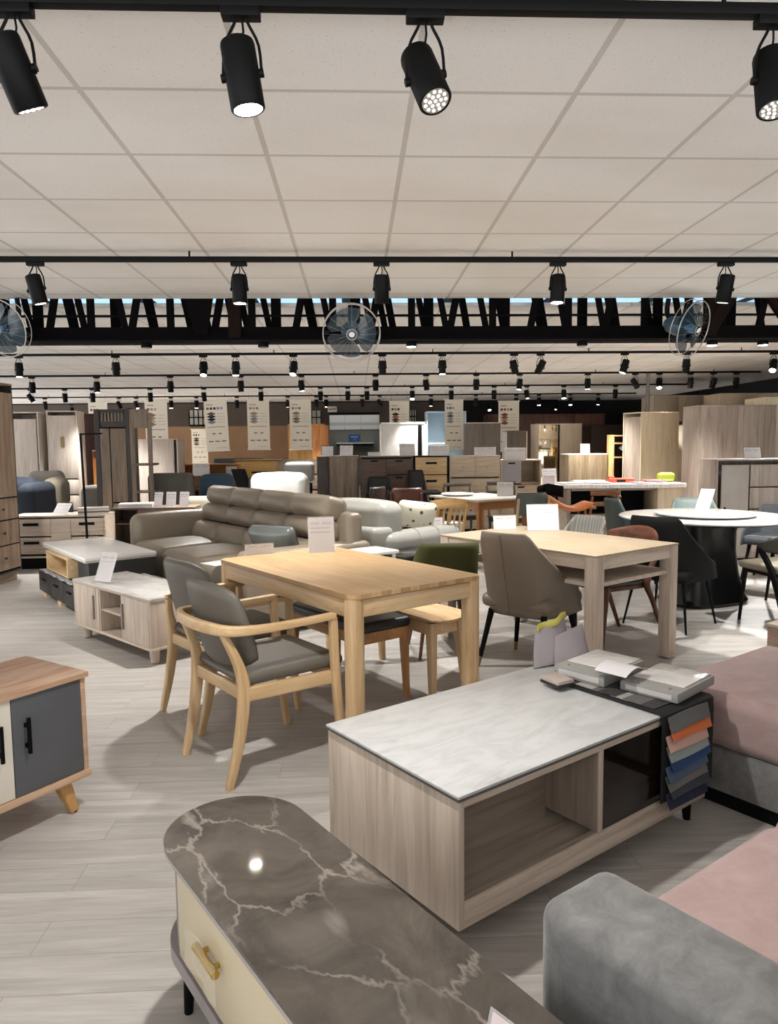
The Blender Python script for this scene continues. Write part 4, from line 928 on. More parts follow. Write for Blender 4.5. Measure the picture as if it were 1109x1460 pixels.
part(t, 'backrest', NAVYF, lambda m: m.rbox(-.62, .1, .1, .4, .2, 1.0, .12, (0, .02, .02), 6), ang=0)
part(t, 'armrest', NAVYF, lambda m: m.rbox(-.75, -.5, -.4, .4, .1, .95, .11), ang=0)
part(t, 'seat_cushion', NAVYF, lambda m: m.rbox(-.52, .06, -.4, .2, .25, .7, .1), ang=0); pbox(t, 'base', BLACK, -.7, .25, -.35, .35, 0, .12, b=.01)
BEIGEF = plain('beige_fabric', '#756d5f', .85, bmp=.2, bscale=200)
t = thing('recliner', 'beige-grey recliner seat end beside the dark blue armchair', 'recliner', -4.25, 10.55, 0, 8)
part(t, 'backrest', plain('greige_fabric', '#a09a92', .8), lambda m: m.rbox(-.4, .06, .15, .45, .85, 1.07, .09), ang=0)
part(t, 'armrest', BEIGEF, lambda m: m.rbox(-.10, .16, -.35, .3, .55, .98, .12, (0, 0, .01), 6), ang=0)
pbox(t, 'base', NAVYF, -.2, .15, -.3, .4, 0, .6, b=.02)
t = thing('sofa', 'grey sofa arm end behind the magazine stack on the low cabinet', 'sofa', -3.78, 11.3, 0, 0)
part(t, 'armrest', plain('mid_grey_fabric', '#827d76', .8), lambda m: m.rbox(-.38, .35, -.1, .3, .3, .82, .11, (0, 0, .01)), ang=0); pbox(t, 'base', BLACK, -.3, .3, 0, .25, 0, .32, b=.01)
t = thing('magazine_stack', 'stack of thin catalogues lying on the light wood low cabinet', 'catalogues', -3.10, 8.78, .622, 20)
for i in range(4): pbox(t, 'catalogue', [WHITE, plain('brown_cover', '#6b5648', .5), WHITE, plain('grey_cover', '#a9a39b', .4)][i], -.17, .17, -.11, .11, i * .018, i * .018 + .017, b=.002)
card('slanted beige price card on the light wood low cabinet beside the recliner', -3.45, 8.66, .6225, -20, .2, .16, 40, ink=INK)
PW = wood('whitewash_oak', [(.3, '#b3a599'), (.5, '#c6b9ad'), (.7, '#d3c8bd')], 'z')
cabinet('wardrobe', 'whitewashed tall wardrobe with a plain door behind the blue armchair', 'wardrobe', -5.64, 12.2, 0, .52, .6, 1.98, PW, [('door', 0, .97, 0, .95)], z0=.08)
cabinet('wardrobe', 'narrow whitewashed wardrobe column with bronze oval handle and drawers', 'wardrobe', -5.03, 12.3, 8, .47, .55, 2.0, PW, [('door', 0, 1, .42, .97, 'oval'), ('drawer', .45, 1, .28, .41), ('drawer', .45, 1, .14, .27, 'knob'), ('drawer', .45, 1, 0, .13, 'knob'), ('door', 0, .44, 0, .41)], z0=.08)
MAHOG = wood('mahogany', [(.3, '#2e1710'), (.5, '#43241a'), (.7, '#553124')], 'z')
cabinet('wardrobe', 'dark red-brown wardrobe behind the whitewashed corner wardrobe', 'wardrobe', -5.2, 13.5, 0, .62, .55, 2.0, MAHOG, [('door', 0, .5, 0, 1), ('door', .5, 1, 0, 1)])
cabinet('cabinet', 'orange-brown wooden cabinet side glimpsed left of the dark bookcase', 'cabinet', -4.56, 13.0, 0, .3, .4, 1.35, wood('orange_wood', [(.3, '#8a5524'), (.5, '#a66b33'), (.7, '#bb8044')], 'z'), [('door', 0, 1, 0, .9), ], top=WHITELAM)
t = thing('clothes_stand', 'thin black floor pole standing in front of the light wood low cabinet', 'pole', -2.88, 7.95, 0, 0)
part(t, 'pole', BLACKM, lambda m: m.cyl((0, 0, 0), (-.06, .1, 1.55), .013, seg=10)); part(t, 'cross_bar', BLACKM, lambda m: m.cyl((-.06, .1, 1.54), (.16, .12, 1.545), .009, seg=10)); part(t, 'foot', BLACKM, lambda m: m.lathe([(.14, 0), (.14, .012), (.02, .02), (0, .02)], 20))
# dark tall bookcase with end shelf
DG = plain('dark_frame_board', '#2d2927', .5)
t = thing('bookcase', 'tall dark-framed wardrobe with taupe doors and an open end shelf', 'bookcase', -3.66, 10.55, 0, 4)
part(t, 'frame', DG, lambda m: [m.box(0, .07, 0, .5, 0, 1.93, .003), m.box(.43, .48, 0, .5, 0, 1.95, .003), m.box(.07, .43, 0.02, .5, 1.68, 1.93, .002), m.box(.07, .43, .46, .5, 0, 1.68, 0), m.box(.07, .43, .02, .5, 0, .06, 0)])
pbox(t, 'door', TW('z'), .075, .20, -.005, .02, .1, 1.66, b=.002); d = pbox(t, 'door', TW('z'), .215, .425, -.005, .02, .62, 1.66, b=.002); d = pbox(t, 'drawer', TW('x'), .215, .425, -.005, .02, .1, .60, b=.002); part(d, 'knob', BLACKM, lambda m: m.sweep([(.40, -.005, .45), (.40, -.02, .45)], [.008, .012], 8))
part(t, 'top_grille', TW('z'), lambda m: [m.box(.1 + i * .045, .12 + i * .045, .0, .02, 1.76, 1.88, .001) for i in range(7)])
part(t, 'end_shelf', TW('z'), lambda m: [m.prism(rrect(.48, .80, 0, .03, .001), 0, .001) if 0 else m.box(.48, .545, 0, .03, 0, 1.93, .003), m.box(.72, .78, 0, .03, 0, 1.88, .003), m.box(.545, .74, 0, .03, 1.66, 1.93, .003), m.box(.48, .78, 0, .45, .3, .32, .001), m.box(.48, .78, 0, .45, .74, .76, .001), m.box(.48, .78, 0, .45, 1.13, 1.16, .001)])
cabinet('cabinet', 'pale wood cabinet standing behind the dark bookcase end shelf', 'cabinet', -3.75, 12.9, 0, .68, .5, 1.53, PW, [('door', 0, .93, 0, 1)])
# low console desk with cards
cabinet('console_table', 'dark wood low console in front of the dark bookcase', 'console', -2.98, 9.05, 2, 1.0, .42, .655, wood('dark_taupe', [(.3, '#4a3b31'), (.5, '#5f4e41'), (.7, '#70604f')], 'x'), [('open', 0, .3, .0, .7), ('drawer', .3, 1, .72, 1)], z0=.02)
for i, (xx, yw) in enumerate(((-2.46, -24), (-2.30, -8), (-2.14, -14))):
    card('%s of three white price cards on the dark console by the sofa arm' % ('leftmost', 'middle', 'rightmost')[i], xx, 9.2, .656, yw, .12, .18, 12, lines=4, group='cards on the dark console')
t = thing('magazine_stack', 'stack of catalogues lying on the left end of the dark console', 'catalogues', -2.72, 9.2, .656, 10)
for i in range(3): pbox(t, 'catalogue', [WHITE, plain('grey_cover', '#a9a39b', .4), WHITE][i], -.2, .2, -.12, .12, i * .017, i * .017 + .016, b=.002)
t = thing('sofa', 'dark grey high-backed sofa behind the taupe leather sofa', 'sofa', -3.12, 11.1, 0, 0)
DGF = plain('dark_grey_weave', '#56544f', .85, bmp=.2, bscale=200)
part(t, 'backrest', DGF, lambda m: m.rbox(0, .66, 0, .3, .1, 1.0, .08, (0, .01, .0)), ang=0); pbox(t, 'base', BLACK, .03, .63, .03, .3, 0, .12, b=.01)
t = thing('sofa', 'blue fabric sofa behind the taupe leather sofa', 'sofa', -2.42, 11.45, 0, 0)
BLUEF = plain('blue_fabric', '#2c4558', .85, bmp=.2, bscale=200)
part(t, 'backrest', BLUEF, lambda m: m.rbox(-.02, .52, 0, .3, .1, .95, .1, (0, .01, .02)), ang=0); pbox(t, 'base', BLACK, .05, .45, .03, .3, 0, .12, b=.01)
t = thing('cushion', 'pale cream cushion by the console cards at the sofa corner', 'cushion', -2.08, 9.85, .5, 10)
part(t, 'cover', plain('cream_fabric', '#8f8677', .8), lambda m: m.rbox(-.18, .18, -.08, .08, 0, .24, .07), ang=0); pbox(t, 'stool', DGF, -.16, .16, -.1, .1, -.5, 0, b=.02)

# ------------------------------------------------------------------ hanging banners
SQC = ['#4a4038', '#7d6a58', '#2c2624', '#5b2c2c', '#8a8078']
def banner(label, x, y, zt, w, h, cols, tilt=0, group='product banners hung from the ceiling'):
    t = thing('hanging_banner', label, 'banner', x, y, zt, 0, group); t.rotation_euler = (0, rad(tilt), rad(random.uniform(-3, 3)))
    part(t, 'rod', plain('banner_rod', '#d8d4cc', .4), lambda m: [m.cyl((-w / 2 - .02, .003, z), (w / 2 + .02, .003, z), .011, seg=8) for z in (0, -h)])
    part(t, 'string', BLACK, lambda m: [m.cyl((s * w * .42, .003, 0), (s * w * .42, .003, HC - zt), .002, seg=6) for s in (-1, 1)])
    mats = [plain('print_' + c, '#' + c, .8) for c in cols] + [plain('print_line', '#9a938a', .8), plain('print_dark', '#5a534c', .8)]
    n = len(cols)
    mats.append(plain('banner_cloth', '#ddd5c6', .8, var=.02))
    def pr(m):
        m.mi = n + 2; m.box(-w / 2, w / 2, 0, .006, -h, 0, 0)
        for i in range(n):
            m.mi = i; xx = -w * .40 + i * w * .15; m.box(xx, xx + w * .11, -.002, 0, -h * .19, -h * .145, 0)
        m.mi = n; m.box(-w * .4, -w * .1, -.002, 0, -h * .105, -h * .085, 0)
        for i in range(4):
            m.mi = i % n; cz = -h * (.27 + .055 * i)
            m.T = Matrix.Translation((-w * .2, -.001, cz)); a, b = w * .21, h * .038
            A = [m.v((px, yy, pz)) for yy in (-.002, 0) for px, pz in ((-a, 0), (0, b), (a, 0), (0, -b))]
            m.f(A[:4]); m.f(A[4:]); [m.f([A[k], A[(k + 1) % 4], A[4 + (k + 1) % 4], A[4 + k]]) for k in range(4)]
            m.T = Matrix()
            m.mi = n; m.box(w * .06, w * .4, -.002, 0, cz - .004, cz + .004, 0)
        m.mi = n + 1; m.box(-w * .4, w * .36, -.002, 0, -h * .535, -h * .525, 0)
        for q in (-.14, .14): m.box(w * q - w * .07, w * q + w * .07, -.002, 0, -h * .67, -h * .65, 0)
        for q in (-.28, 0, .28): m.box(w * q - w * .1, w * q + w * .1, -.002, 0, -h * .82, -h * .80, 0)
        m.mi = n
        for q in (.15, .15): m.box(-w * .05, w * .4, -.002, 0, -h * .945, -h * .937, 0)
    part(t, 'printed_cloth', mats, pr)
banner('narrow banner left of the dark bookcase', -5.83, 17.1, 2.42, .42, 1.06, ['4a4038', '7d6a58', '8a8078'])
banner('banner hanging behind the dark bookcase end shelf', -4.5, 17.0, 2.45, .50, 1.26, ['7d6a58', '9b8570', 'b09a80'])
banner('tilted banner with blue layer diagram, second of the left group', -3.17, 17.0, 2.445, .52, 1.16, ['5a534c', '2c2a2a', '3d2020', '6e8496', '8f8a9c'], -2)
banner('banner with beige and blue layers, third of the left group', -2.2, 17.0, 2.435, .50, 1.13, ['8a8078', 'a08d76', '76808c'])
banner('banner with brown layer diamonds, rightmost of the left group', -1.24, 17.0, 2.43, .49, 1.13, ['7a7268', 'b09a80', '6a655e'])
banner('banner with orange-brown layer diagram in front of the white marble panel', 1.03, 17.0, 2.385, .46, 1.12, ['3a322c', 'a06a50', '5a3a34'])
banner('banner with grey layer diagram in front of the bluish lit wardrobe', 2.24, 16.6, 2.385, .42, 1.13, ['8a8580', '4a5a66', '9a9080'])
banner('banner with red squares, rightmost of the hanging banners', 3.57, 17.0, 2.365, .48, 1.16, ['7a3a34', '8a4a3a', '9a8a6a', '6a4a40'])
banner('short banner standing low behind the second left banner', -3.96, 19.0, 1.83, .40, .88, ['5a534c', '2c2a2a', '8a8078'])

# ------------------------------------------------------------------ wooden furniture along the back wall
ORW = wood('orange_wood', [(.3, '#8a5524'), (.5, '#a66b33'), (.7, '#bb8044')], 'z')
ORX = wood('orange_wood', [(.3, '#8a5524'), (.5, '#a66b33'), (.7, '#bb8044')], 'x')
cabinet('wardrobe', 'honey orange wooden wardrobe in front of the back wall between the banners', 'wardrobe', -1.75, 19.4, 0, .95, .55, 1.95, wood('yellow_wood', [(.3, '#8f6a34'), (.5, '#a98046'), (.7, '#bd9458')], 'z'), [('door', 0, .5, 0, 1), ('door', .5, 1, 0, 1)])
cabinet('wardrobe', 'deep orange wardrobe beside the niche opening', 'wardrobe', -1.06, 18.2, 0, .40, .55, 1.88, ORW, [('door', 0, .5, 0, 1), ('door', .5, 1, 0, 1)])
cabinet('tv_cabinet', 'honey wood long cabinet by the low banner', 'tv cabinet', -4.35, 14.1, 0, .5, .45, 1.02, ORX, [('drawer', 0, 1, .5, 1), ('drawer', 0, 1, 0, .5)])
cabinet('tv_cabinet', 'honey wood headboard cabinet with white card in front', 'cabinet', -3.38, 14.0, 0, 1.15, .45, 1.06, ORX, [('open', 0, 1, .55, 1), ('drawer', 0, .5, 0, .5), ('drawer', .5, 1, 0, .5)])
cabinet('desk', 'reddish brown desk behind the blue sofa', 'desk', -2.88, 12.4, 0, 1.0, .5, .90, wood('red_teak', [(.3, '#4f2a18'), (.5, '#683a22'), (.7, '#7b482c')], 'x'), [('drawer', 0, 1, .6, 1)], z0=.3)
card('blank white card on the reddish brown desk', -2.62, 12.6, .901, 0, .28, .19, 8, lines=0)
t = thing('folder', 'grey folded brochure lying open on the reddish brown desk', 'brochure', -2.12, 12.6, .901, 10)
part(t, 'cover', plain('grey_cover', '#a9a39b', .4), lambda m: [m.box(-.15, .15, -.1, .1, 0, .012, .002), m.box(-.08, .1, .0, .012, .012, .15, .002)])
cabinet('headboard', 'bright yellow wooden bed headboard with a dark slot', 'headboard', -2.46, 15.0, 0, .95, .2, 1.12, wood('yellow_pine', [(.3, '#b8904e'), (.5, '#cda764'), (.7, '#dbb777')], 'x'), [('drawer', .02, .98, .1, .98)])  # pine in a bright yellow tone
pb = [o for o in bpy.data.objects if o.name.startswith('headboard')][0]
pbox(pb, 'slot', BLACK, .35, .85, -.012, -.004, .84, .875, b=.001)
t = thing('upholstered_bench', 'long dark grey bench backrest behind the honey headboard cabinet', 'bench', -3.1, 16.2, 0, 0)
part(t, 'panel', plain('slate_leather', '#3d4246', .4), lambda m: m.rbox(0, 1.1, 0, .15, .95, 1.13, .04)); pbox(t, 'support', BLACK, .05, 1.05, .03, .12, 0, .96, b=.005)
t = thing('folding_chair', 'folded black chair leaning behind the taupe sofa', 'chair', -1.52, 10.6, 0, 15)
part(t, 'backrest', BLACK, lambda m: m.shell(lambda u, v: (-.16 + .2 * u - .1 * v, .0, .75 + .32 * v), 6, 6, .03)); part(t, 'seat', BLACKLEATHER, lambda m: m.shell(lambda u, v: (-.02 + .26 * u, -.05, .62 + .32 * v + .1 * u), 6, 6, .05)); part(t, 'leg', BLACKM, lambda m: [m.cyl((-.1, 0, .8), (.1, .0, 0), .012, seg=8), m.cyl((.15, 0, .8), (-.1, .05, 0), .012, seg=8)])
FILM = plain('white_wrap', '#a9a9a5', .3, bmp=.5, bscale=10)
t = thing('armchair', 'white plastic-wrapped armchair behind the taupe sofa', 'armchair', -1.02, 9.6, 0, -8)
part(t, 'backrest', FILM, lambda m: m.rbox(-.38, .36, 0, .35, .3, 1.03, .1, (0, 0, .02)), ang=0); part(t, 'base', FILM, lambda m: m.rbox(-.36, .34, -.4, .35, .05, .5, .08), ang=0); pbox(t, 'foot', BLACK, -.3, .3, -.3, .3, 0, .06, b=0)
t = thing('armchair', 'grey plastic-wrapped chair seat standing on the open shelf unit', 'chair', -.92, 12.2, 0, 0)
GW = plain('grey_wrap', '#8b8b88', .2, bmp=.8, bscale=12)
part(t, 'seat', GW, lambda m: m.rbox(-.24, .24, -.2, .2, .78, 1.12, .06, (0, 0, .01)), ang=0); part(t, 'leg', BLACK, lambda m: [m.cyl((x, y, .8), (x, y, 0), .015, seg=8) for x in (-.18, .18) for y in (-.15, .15)])
cabinet('shelf_unit', 'brown striped shelf unit behind the grey wrapped chair', 'shelf', -1.38, 13.0, 0, .82, .4, 1.14, taupew('x'), [('drawer', 0, 1, .78, 1), ('drawer', 0, 1, .52, .76), ('drawer', 0, 1, .26, .5), ('drawer', 0, 1, 0, .24)])

# ------------------------------------------------------------------ centre row of chests
cabinet('cabinet', 'tall brown-sided grey wood cabinet, leftmost of the centre chest row', 'cabinet', -.42, 11.45, 0, .47, .45, 1.225, taupew('z'), [('door', 0, 1, 0, 1)], side=darkw('z'), z0=.05)
cabinet('cabinet', 'narrow dark wood cabinet end at the left end of the centre chest row', 'cabinet', -.60, 11.5, 0, .17, .45, 1.22, darkw('z'), [('door', 0, 1, 0, 1)], z0=.05)
cabinet('dresser', 'dark walnut dresser with offset drawers in the centre chest row', 'dresser', .075, 11.45, 0, .82, .45, 1.215, wood('dark_walnut', [(.3, '#3a2a1f'), (.5, '#4d392b'), (.7, '#5d4736')], 'x'), [('drawer', 0, .5, .52, .98, 'slot'), ('drawer', .5, 1, .76, .98, 'slot'), ('drawer', .5, 1, .52, .75, 'slot'), ('drawer', 0, .5, .0, .5, 'slot'), ('drawer', .5, 1, .26, .5, 'slot'), ('drawer', .5, 1, 0, .25, 'slot')], z0=.05, top=plain('brown_grey_top', '#5f554c', .3))
cabinet('chest_of_drawers', 'black-framed chest with yellow wood drawers in the centre chest row', 'chest of drawers', .905, 11.45, 0, .56, .45, 1.21, BLACK, [('drawer', .02, .98, .76, 1, 'bar'), ('drawer', .02, .98, .51, .75, 'bar'), ('drawer', .02, .98, .26, .5, 'bar'), ('drawer', .02, .98, 0, .25, 'bar')], z0=.05, fronts=wood('yellow_oak', [(.3, '#a58a5e'), (.5, '#b99d70'), (.7, '#c8ae82')], 'x'))
cabinet('chest_of_drawers', 'pale wood chest with small round knobs in the centre chest row', 'chest of drawers', 1.475, 11.45, 0, .80, .45, 1.205, wood('pale_pine', [(.3, '#9c8d78'), (.5, '#b0a18b'), (.7, '#beb09a')], 'x'), [('drawer', 0, .5, .72, 1, 'knob'), ('drawer', .5, 1, .72, 1, 'knob'), ('drawer', 0, 1, .36, .7, 'knobs'), ('drawer', 0, 1, 0, .34, 'knobs')], z0=.05, handle=plain('tan_knob', '#8d7a62', .4))
cabinet('chest_of_drawers', 'pale chest with grey drawer and open niche, rightmost of the centre chest row', 'chest of drawers', 2.285, 11.45, 0, .64, .45, 1.135, wood('pale_pine', [(.3, '#9c8d78'), (.5, '#b0a18b'), (.7, '#beb09a')], 'x'), [('drawer', 0, .5, .66, 1, 'slot', plain('lilac_grey', '#8c868a', .5)), ('open', .5, 1, .66, 1), ('drawer', 0, 1, .33, .64, 'slot'), ('drawer', 0, 1, 0, .31, 'slot')], z0=.05)
for i, (xx, ww, hh, lab) in enumerate(((-.14, .2, .16, 'leftmost centre chest beside the desk calendar'), (.30, .2, .06, 'dark walnut dresser'), (.82, .24, .19, 'joint between walnut dresser and black-framed chest'), (1.32, .30, .17, 'black-framed chest'), (2.05, .34, .13, 'pale knobbed chest'), (2.52, .34, .19, 'pale chest with the grey drawer'))):
    card('white price card on the ' + lab, xx, 11.52, (1.2255, 1.2155, 1.2155, 1.2105, 1.2055, 1.1355)[i], random.uniform(-12, 12), ww, hh, 14, lines=3, group='cards on the centre chest row')
t = thing('desk_calendar', 'folded black and white desk calendar on the leftmost chest', 'calendar', -.44, 11.62, 1.2265, 10)
part(t, 'page', WHITE, lambda m: m.box(-.09, .09, -.04, -.036, 0, .15, 0)); part(t, 'back_page', BLACK, lambda m: m.box(-.09, .09, .02, .024, 0, .16, 0)); part(t, 'base', WHITE, lambda m: m.box(-.1, .1, -.05, .05, 0, .006, 0))
# behind the chest row
t = thing('marble_board', 'white marble-look panel display in a thin black frame', 'display panel', .50, 15.0, 0, 0)
part(t, 'panel', WMARBLE, lambda m: m.box(.03, .92, .0, .05, .1, 1.80, .002)); part(t, 'frame', plain('white_frame', '#ece9e4', .4), lambda m: [m.box(0, .03, -.02, .06, 0, 1.84, .002), m.box(.92, .96, -.02, .06, 0, 1.84, .002), m.box(0, .96, -.02, .06, 1.80, 1.84, .002)]); pbox(t, 'black_edge', BLACK, .78, .86, -.012, 0, .1, 1.78, b=0); part(t, 'base', BLACK, lambda m: m.box(0, .96, -.1, .2, 0, .04, 0))
BLUELIT = plain('bluish_lit_white', '#b9cbd6', .4, var=.03)  # bluish light on the white wardrobe put into its colour
cabinet('wardrobe', 'open white wardrobe, its bluish light painted into the colour, behind the grey-layer banner', 'wardrobe', 1.72, 17.6, 0, .95, .5, 2.17, BLUELIT, [('open', 0, 1, .0, .28), ('open', 0, 1, .30, .62), ('open', 0, 1, .64, 1)], side=BLUELIT)
cabinet('wardrobe', 'grey-brown two-door cabinet behind the pale knobbed chest', 'wardrobe', 2.28, 14.9, 0, .68, .5, 1.82, greyw := wood('brown_grey', [(.3, '#4f4640'), (.5, '#5f554d'), (.7, '#6d6259')], 'z'), [('door', 0, .5, 0, 1, 'knobR'), ('door', .5, 1, 0, 1, 'knobL')], top=plain('pale_top', '#b7ada2', .5))
cabinet('cabinet', 'brown box cabinet with white rim behind the rightmost banner', 'cabinet', 3.22, 15.6, 0, .46, .4, 1.66, greyw, [('door', 0, 1, 0, 1)], side=WHITELAM)
cabinet('wardrobe', 'beige wardrobe with a tall mirror door at the far right centre', 'wardrobe', 3.50, 14.0, 0, .86, .55, 1.76, wood('beige_ash', [(.3, '#a3937f'), (.5, '#b3a48f'), (.7, '#c0b29d')], 'z'), [('door', .5, 1, .66, 1), ('door', .5, 1, 0.1, .65), ('door', 0, .46, .1, 1, None, plain('mirror_glass', '#e9dcc0', .06, metal=1, var=.01))])
cabinet('wardrobe', 'very dark brown wardrobe row along the far right wall', 'wardrobe', 3.35, 18.5, 0, 3.0, .6, 2.12, MAHOG, [('door', i / 4, (i + 1) / 4, 0, 1) for i in range(4)])
cabinet('wardrobe', 'dark brown low wardrobe behind the ladder shelf', 'wardrobe', 4.4, 16.0, 0, 1.6, .6, 1.78, wood('dark_chocolate', [(.3, '#1f1511'), (.5, '#2b1e18'), (.7, '#362720')], 'x'), [('door', 0, .5, 0, 1), ('door', .5, 1, 0, 1)])
t = thing('ladder_shelf', 'light wood open ladder shelf with bottles and small objects', 'shelf', 4.40, 12.4, 0, 0)
LP = wood('ladder_pine', [(.3, '#a68554'), (.5, '#bb9a68'), (.7, '#caac7c')], 'z')
for x in (0, .33): pbox(t, 'post', LP, x, x + .028, 0, .3, 0, 1.52, b=.002)
for z in (.3, .72, 1.12, 1.36, 1.49): pbox(t, 'shelf_board', LP, .028, .33, 0, .3, z, z + .025, b=.002)
t = thing('lamp_stand', 'black slim desk lamp with white shade on the ladder shelf', 'lamp', 4.58, 12.5, 1.1455, 0)
part(t, 'stem', BLACKM, lambda m: m.cyl((0, 0, 0), (0, 0, .17), .008, seg=8)); part(t, 'shade', WHITE, lambda m: m.cyl((.0, 0, .12), (.05, -.03, .2), .05, .025, 12)); part(t, 'base', BLACKM, lambda m: m.lathe([(.06, 0), (.06, .01), (0, .012)], 14))
cabinet('desk', 'pale topped dresser with brown side left of the ladder shelf', 'dresser', 3.7, 12.6, 0, .68, .5, 1.2, wood('tan_side', [(.3, '#5f5140'), (.5, '#75654f'), (.7, '#87765f')], 'z'), [('door', 0, .5, 0, 1), ('door', .5, 1, 0, 1)], top=WHITELAM)
card('small card on the pale topped dresser left of the ladder shelf', 4.05, 12.8, 1.201, -10, .16, .17, 15, lines=2)
LITW = wood('cream_ash', [(.3, '#bfae90'), (.5, '#cfc0a4'), (.7, '#dacdb4')], 'z')
cabinet('wardrobe', 'tall cream wardrobe brightly lit on its right side, shade on its front painted grey', 'wardrobe', 4.50, 12.2, -68, .42, .82, 1.88, LITW, [('door', 0.05, 1, .1, .97, None, grey('z'))], z0=.08, plinth=grey('x'))  # grey door colour stands for shade on the cream wardrobe's front
cabinet('wardrobe', 'white narrow wardrobe strip between the lit wardrobe and the big grey wardrobe', 'wardrobe', 5.48, 12.6, 0, .5, .5, 1.77, plain('warm_white_board', '#d5c8b4', .4), [('door', 0, 1, .2, .96)])
cabinet('wardrobe', 'pale beige tall wardrobe rising behind the lit wardrobe', 'wardrobe', 5.75, 14.0, 0, 1.5, .6, 2.28, wood('beige_panel', [(.3, '#9a8a74'), (.5, '#a99983'), (.7, '#b4a58f')], 'z'), [('door', 0, .33, 0, 1), ('door', .33, .7, 0, 1), ('door', .7, 1, 0, 1)])
GO = wood('big_grey_oak', [(.3, '#7d6f63'), (.45, '#92847a'), (.6, '#9f9186'), (.75, '#aa9c91')], 'z', .8)
cabinet('wardrobe', 'big plain grey oak wardrobe side at the right, behind the chest with black slots', 'wardrobe', 4.99, 10.5, 0, 1.15, .53, 1.915, GO, [('door', 0, .5, 0, 1), ('door', .5, 1, 0, 1)], z0=.03)
cabinet('wardrobe', 'white lit wardrobe at the right edge beside the big grey wardrobe', 'wardrobe', 6.2, 10.9, 0, .8, .6, 2.05, LITW, [('door', 0, 1, 0, 1)], z0=.03)
cabinet('wardrobe', 'cream wardrobe top seen behind the white lit wardrobe at the right edge', 'wardrobe', 6.2, 12.3, 0, 1.3, .6, 2.2, wood('beige_panel', [(.3, '#9a8a74'), (.5, '#a99983'), (.7, '#b4a58f')], 'z'), [('door', 0, .5, 0, 1), ('door', .5, 1, 0, 1)])
cabinet('chest_of_drawers', 'grey oak chest with white door and black slot handles behind the round table', 'chest of drawers', 4.17, 8.3, 0, 1.3, .43, 1.185, GO, [('door', 0.03, .29, 0, .96, None, plain('warm_grey_door', '#a39b92', .5)), ('drawer', .3, 1, .73, .96, 'slot'), ('drawer', .3, 1, .5, .72, 'slot'), ('drawer', .3, 1, .25, .49, 'slot'), ('drawer', .3, 1, 0, .24, 'slot')], z0=.03)
o = [c for c in bpy.data.objects if c.get('label', '').startswith('grey oak chest with white door')][0]
pbox(o, 'door_pull', BLACK, .09, .115, -.02, -.004, .60, .63, b=.003)
card('white price card on the grey oak chest with black slot handles', 4.68, 8.45, 1.186, 4, .20, .13, 16, lines=2)
t = thing('steel_pole', 'slim grey steel pole rising behind the big grey wardrobe', 'pole', 5.15, 12.8, 0, 0)
part(t, 'pole', plain('grey_pole', '#5c5a58', .5), lambda m: m.cyl((0, 0, 0), (0, 0, 3.3), .03, seg=12)); part(t, 'flange', BLACK, lambda m: m.lathe([(.06, 0), (.06, .02), (0, .02)], 12))

# ------------------------------------------------------------------ terrazzo display counter and things on it
t = thing('display_counter', 'wooden display counter with speckled white stone top and black niches', 'counter', 2.55, 9.15, 0, 0)
part(t, 'stone_top', TERRAZZO, lambda m: m.prism([(-.17, .05), (1.42, -.10), (1.66, .0), (1.66, .45), (.2, .7), (-.05, .5)], .815, .865, .004))
part(t, 'body', grey('x'), lambda m: [m.box(.15, .2, .1, .55, 0, .815, .002), m.box(.78, .82, .02, .55, 0, .815, .002), m.box(.2, .78, .5, .55, 0, .815, 0), m.box(.82, 1.32, .5, .55, 0, .815, 0), m.box(.2, 1.32, .08, .5, .0, .48, .002), m.box(.2, .78, .06, .5, .78, .815, 0), m.box(.82, 1.32, .06, .5, .78, .815, 0)])
part(t, 'end_panel', LITW, lambda m: m.box(1.30, 1.60, .03, .5, 0, .815, .002))
part(t, 'niche_back', BLACK, lambda m: [m.box(.2, .78, .09, .5, .48, .50, 0), m.box(.2, .78, .48, .5, .5, .78, 0), m.box(.82, 1.3, .48, .5, .5, .78, 0), m.box(.82, 1.3, .09, .5, .48, .5, 0)])
for x0 in (.25, .86):
    d = pbox(t, 'drawer', grey('x'), x0, x0 + .40, .065, .08, .26, .46, b=.002); pbox(d, 'handle', BLACK, x0 + .14, x0 + .26, .05, .065, .38, .42, b=.002)
def flat(name, label, cat, x, y, rot, w, d, h, mt, z=.8655, group=None):
    t = thing(name, label, cat, x, y, z, rot, group); pbox(t, 'cover', mt, -w / 2, w / 2, -d / 2, d / 2, 0, h, b=.003)
    pbox(t, 'pages', WHITE, -w / 2 + .004, w / 2 - .004, -d / 2 - .001, d / 2 - .004, h * .2, h * .8, b=0); return t
flat('brochure', 'white papers at the left end of the speckled stone counter', 'papers', 2.76, 9.34, 8, .30, .20, .02, WHITE)
flat('brochure', 'wide white catalogue in the middle of the stone counter', 'papers', 3.10, 9.28, -6, .30, .20, .022, WHITE)
flat('brochure', 'cream catalogue at the back edge of the stone counter', 'papers', 3.08, 9.60, 3, .42, .16, .03, plain('cream_paper', '#d8c9a8', .6))
flat('brochure', 'grey and black magazine near the right end of the stone counter', 'magazine', 3.72, 9.25, 4, .34, .26, .016, plain('grey_cover2', '#77737a', .4))
flat('brochure', 'red and white magazine at the right end of the stone counter', 'magazine', 3.86, 9.30, -8, .26, .18, .022, plain('red_cover', '#b8473c', .4), z=.882)
t = thing('tool_box', 'orange-red tool box with black gap on the stone counter', 'tool box', 3.47, 9.47, .8655, 3)
ORG = plain('orange_red_plastic', '#cf5036', .35)
part(t, 'body', ORG, lambda m: m.rbox(-.17, .17, -.05, .05, 0, .06, .012)); part(t, 'grip', BLACK, lambda m: m.rbox(-.07, .05, -.056, -.045, .012, .042, .005)); part(t, 'handle', ORG, lambda m: m.rbox(-.16, -.09, -.04, .04, .05, .085, .012))
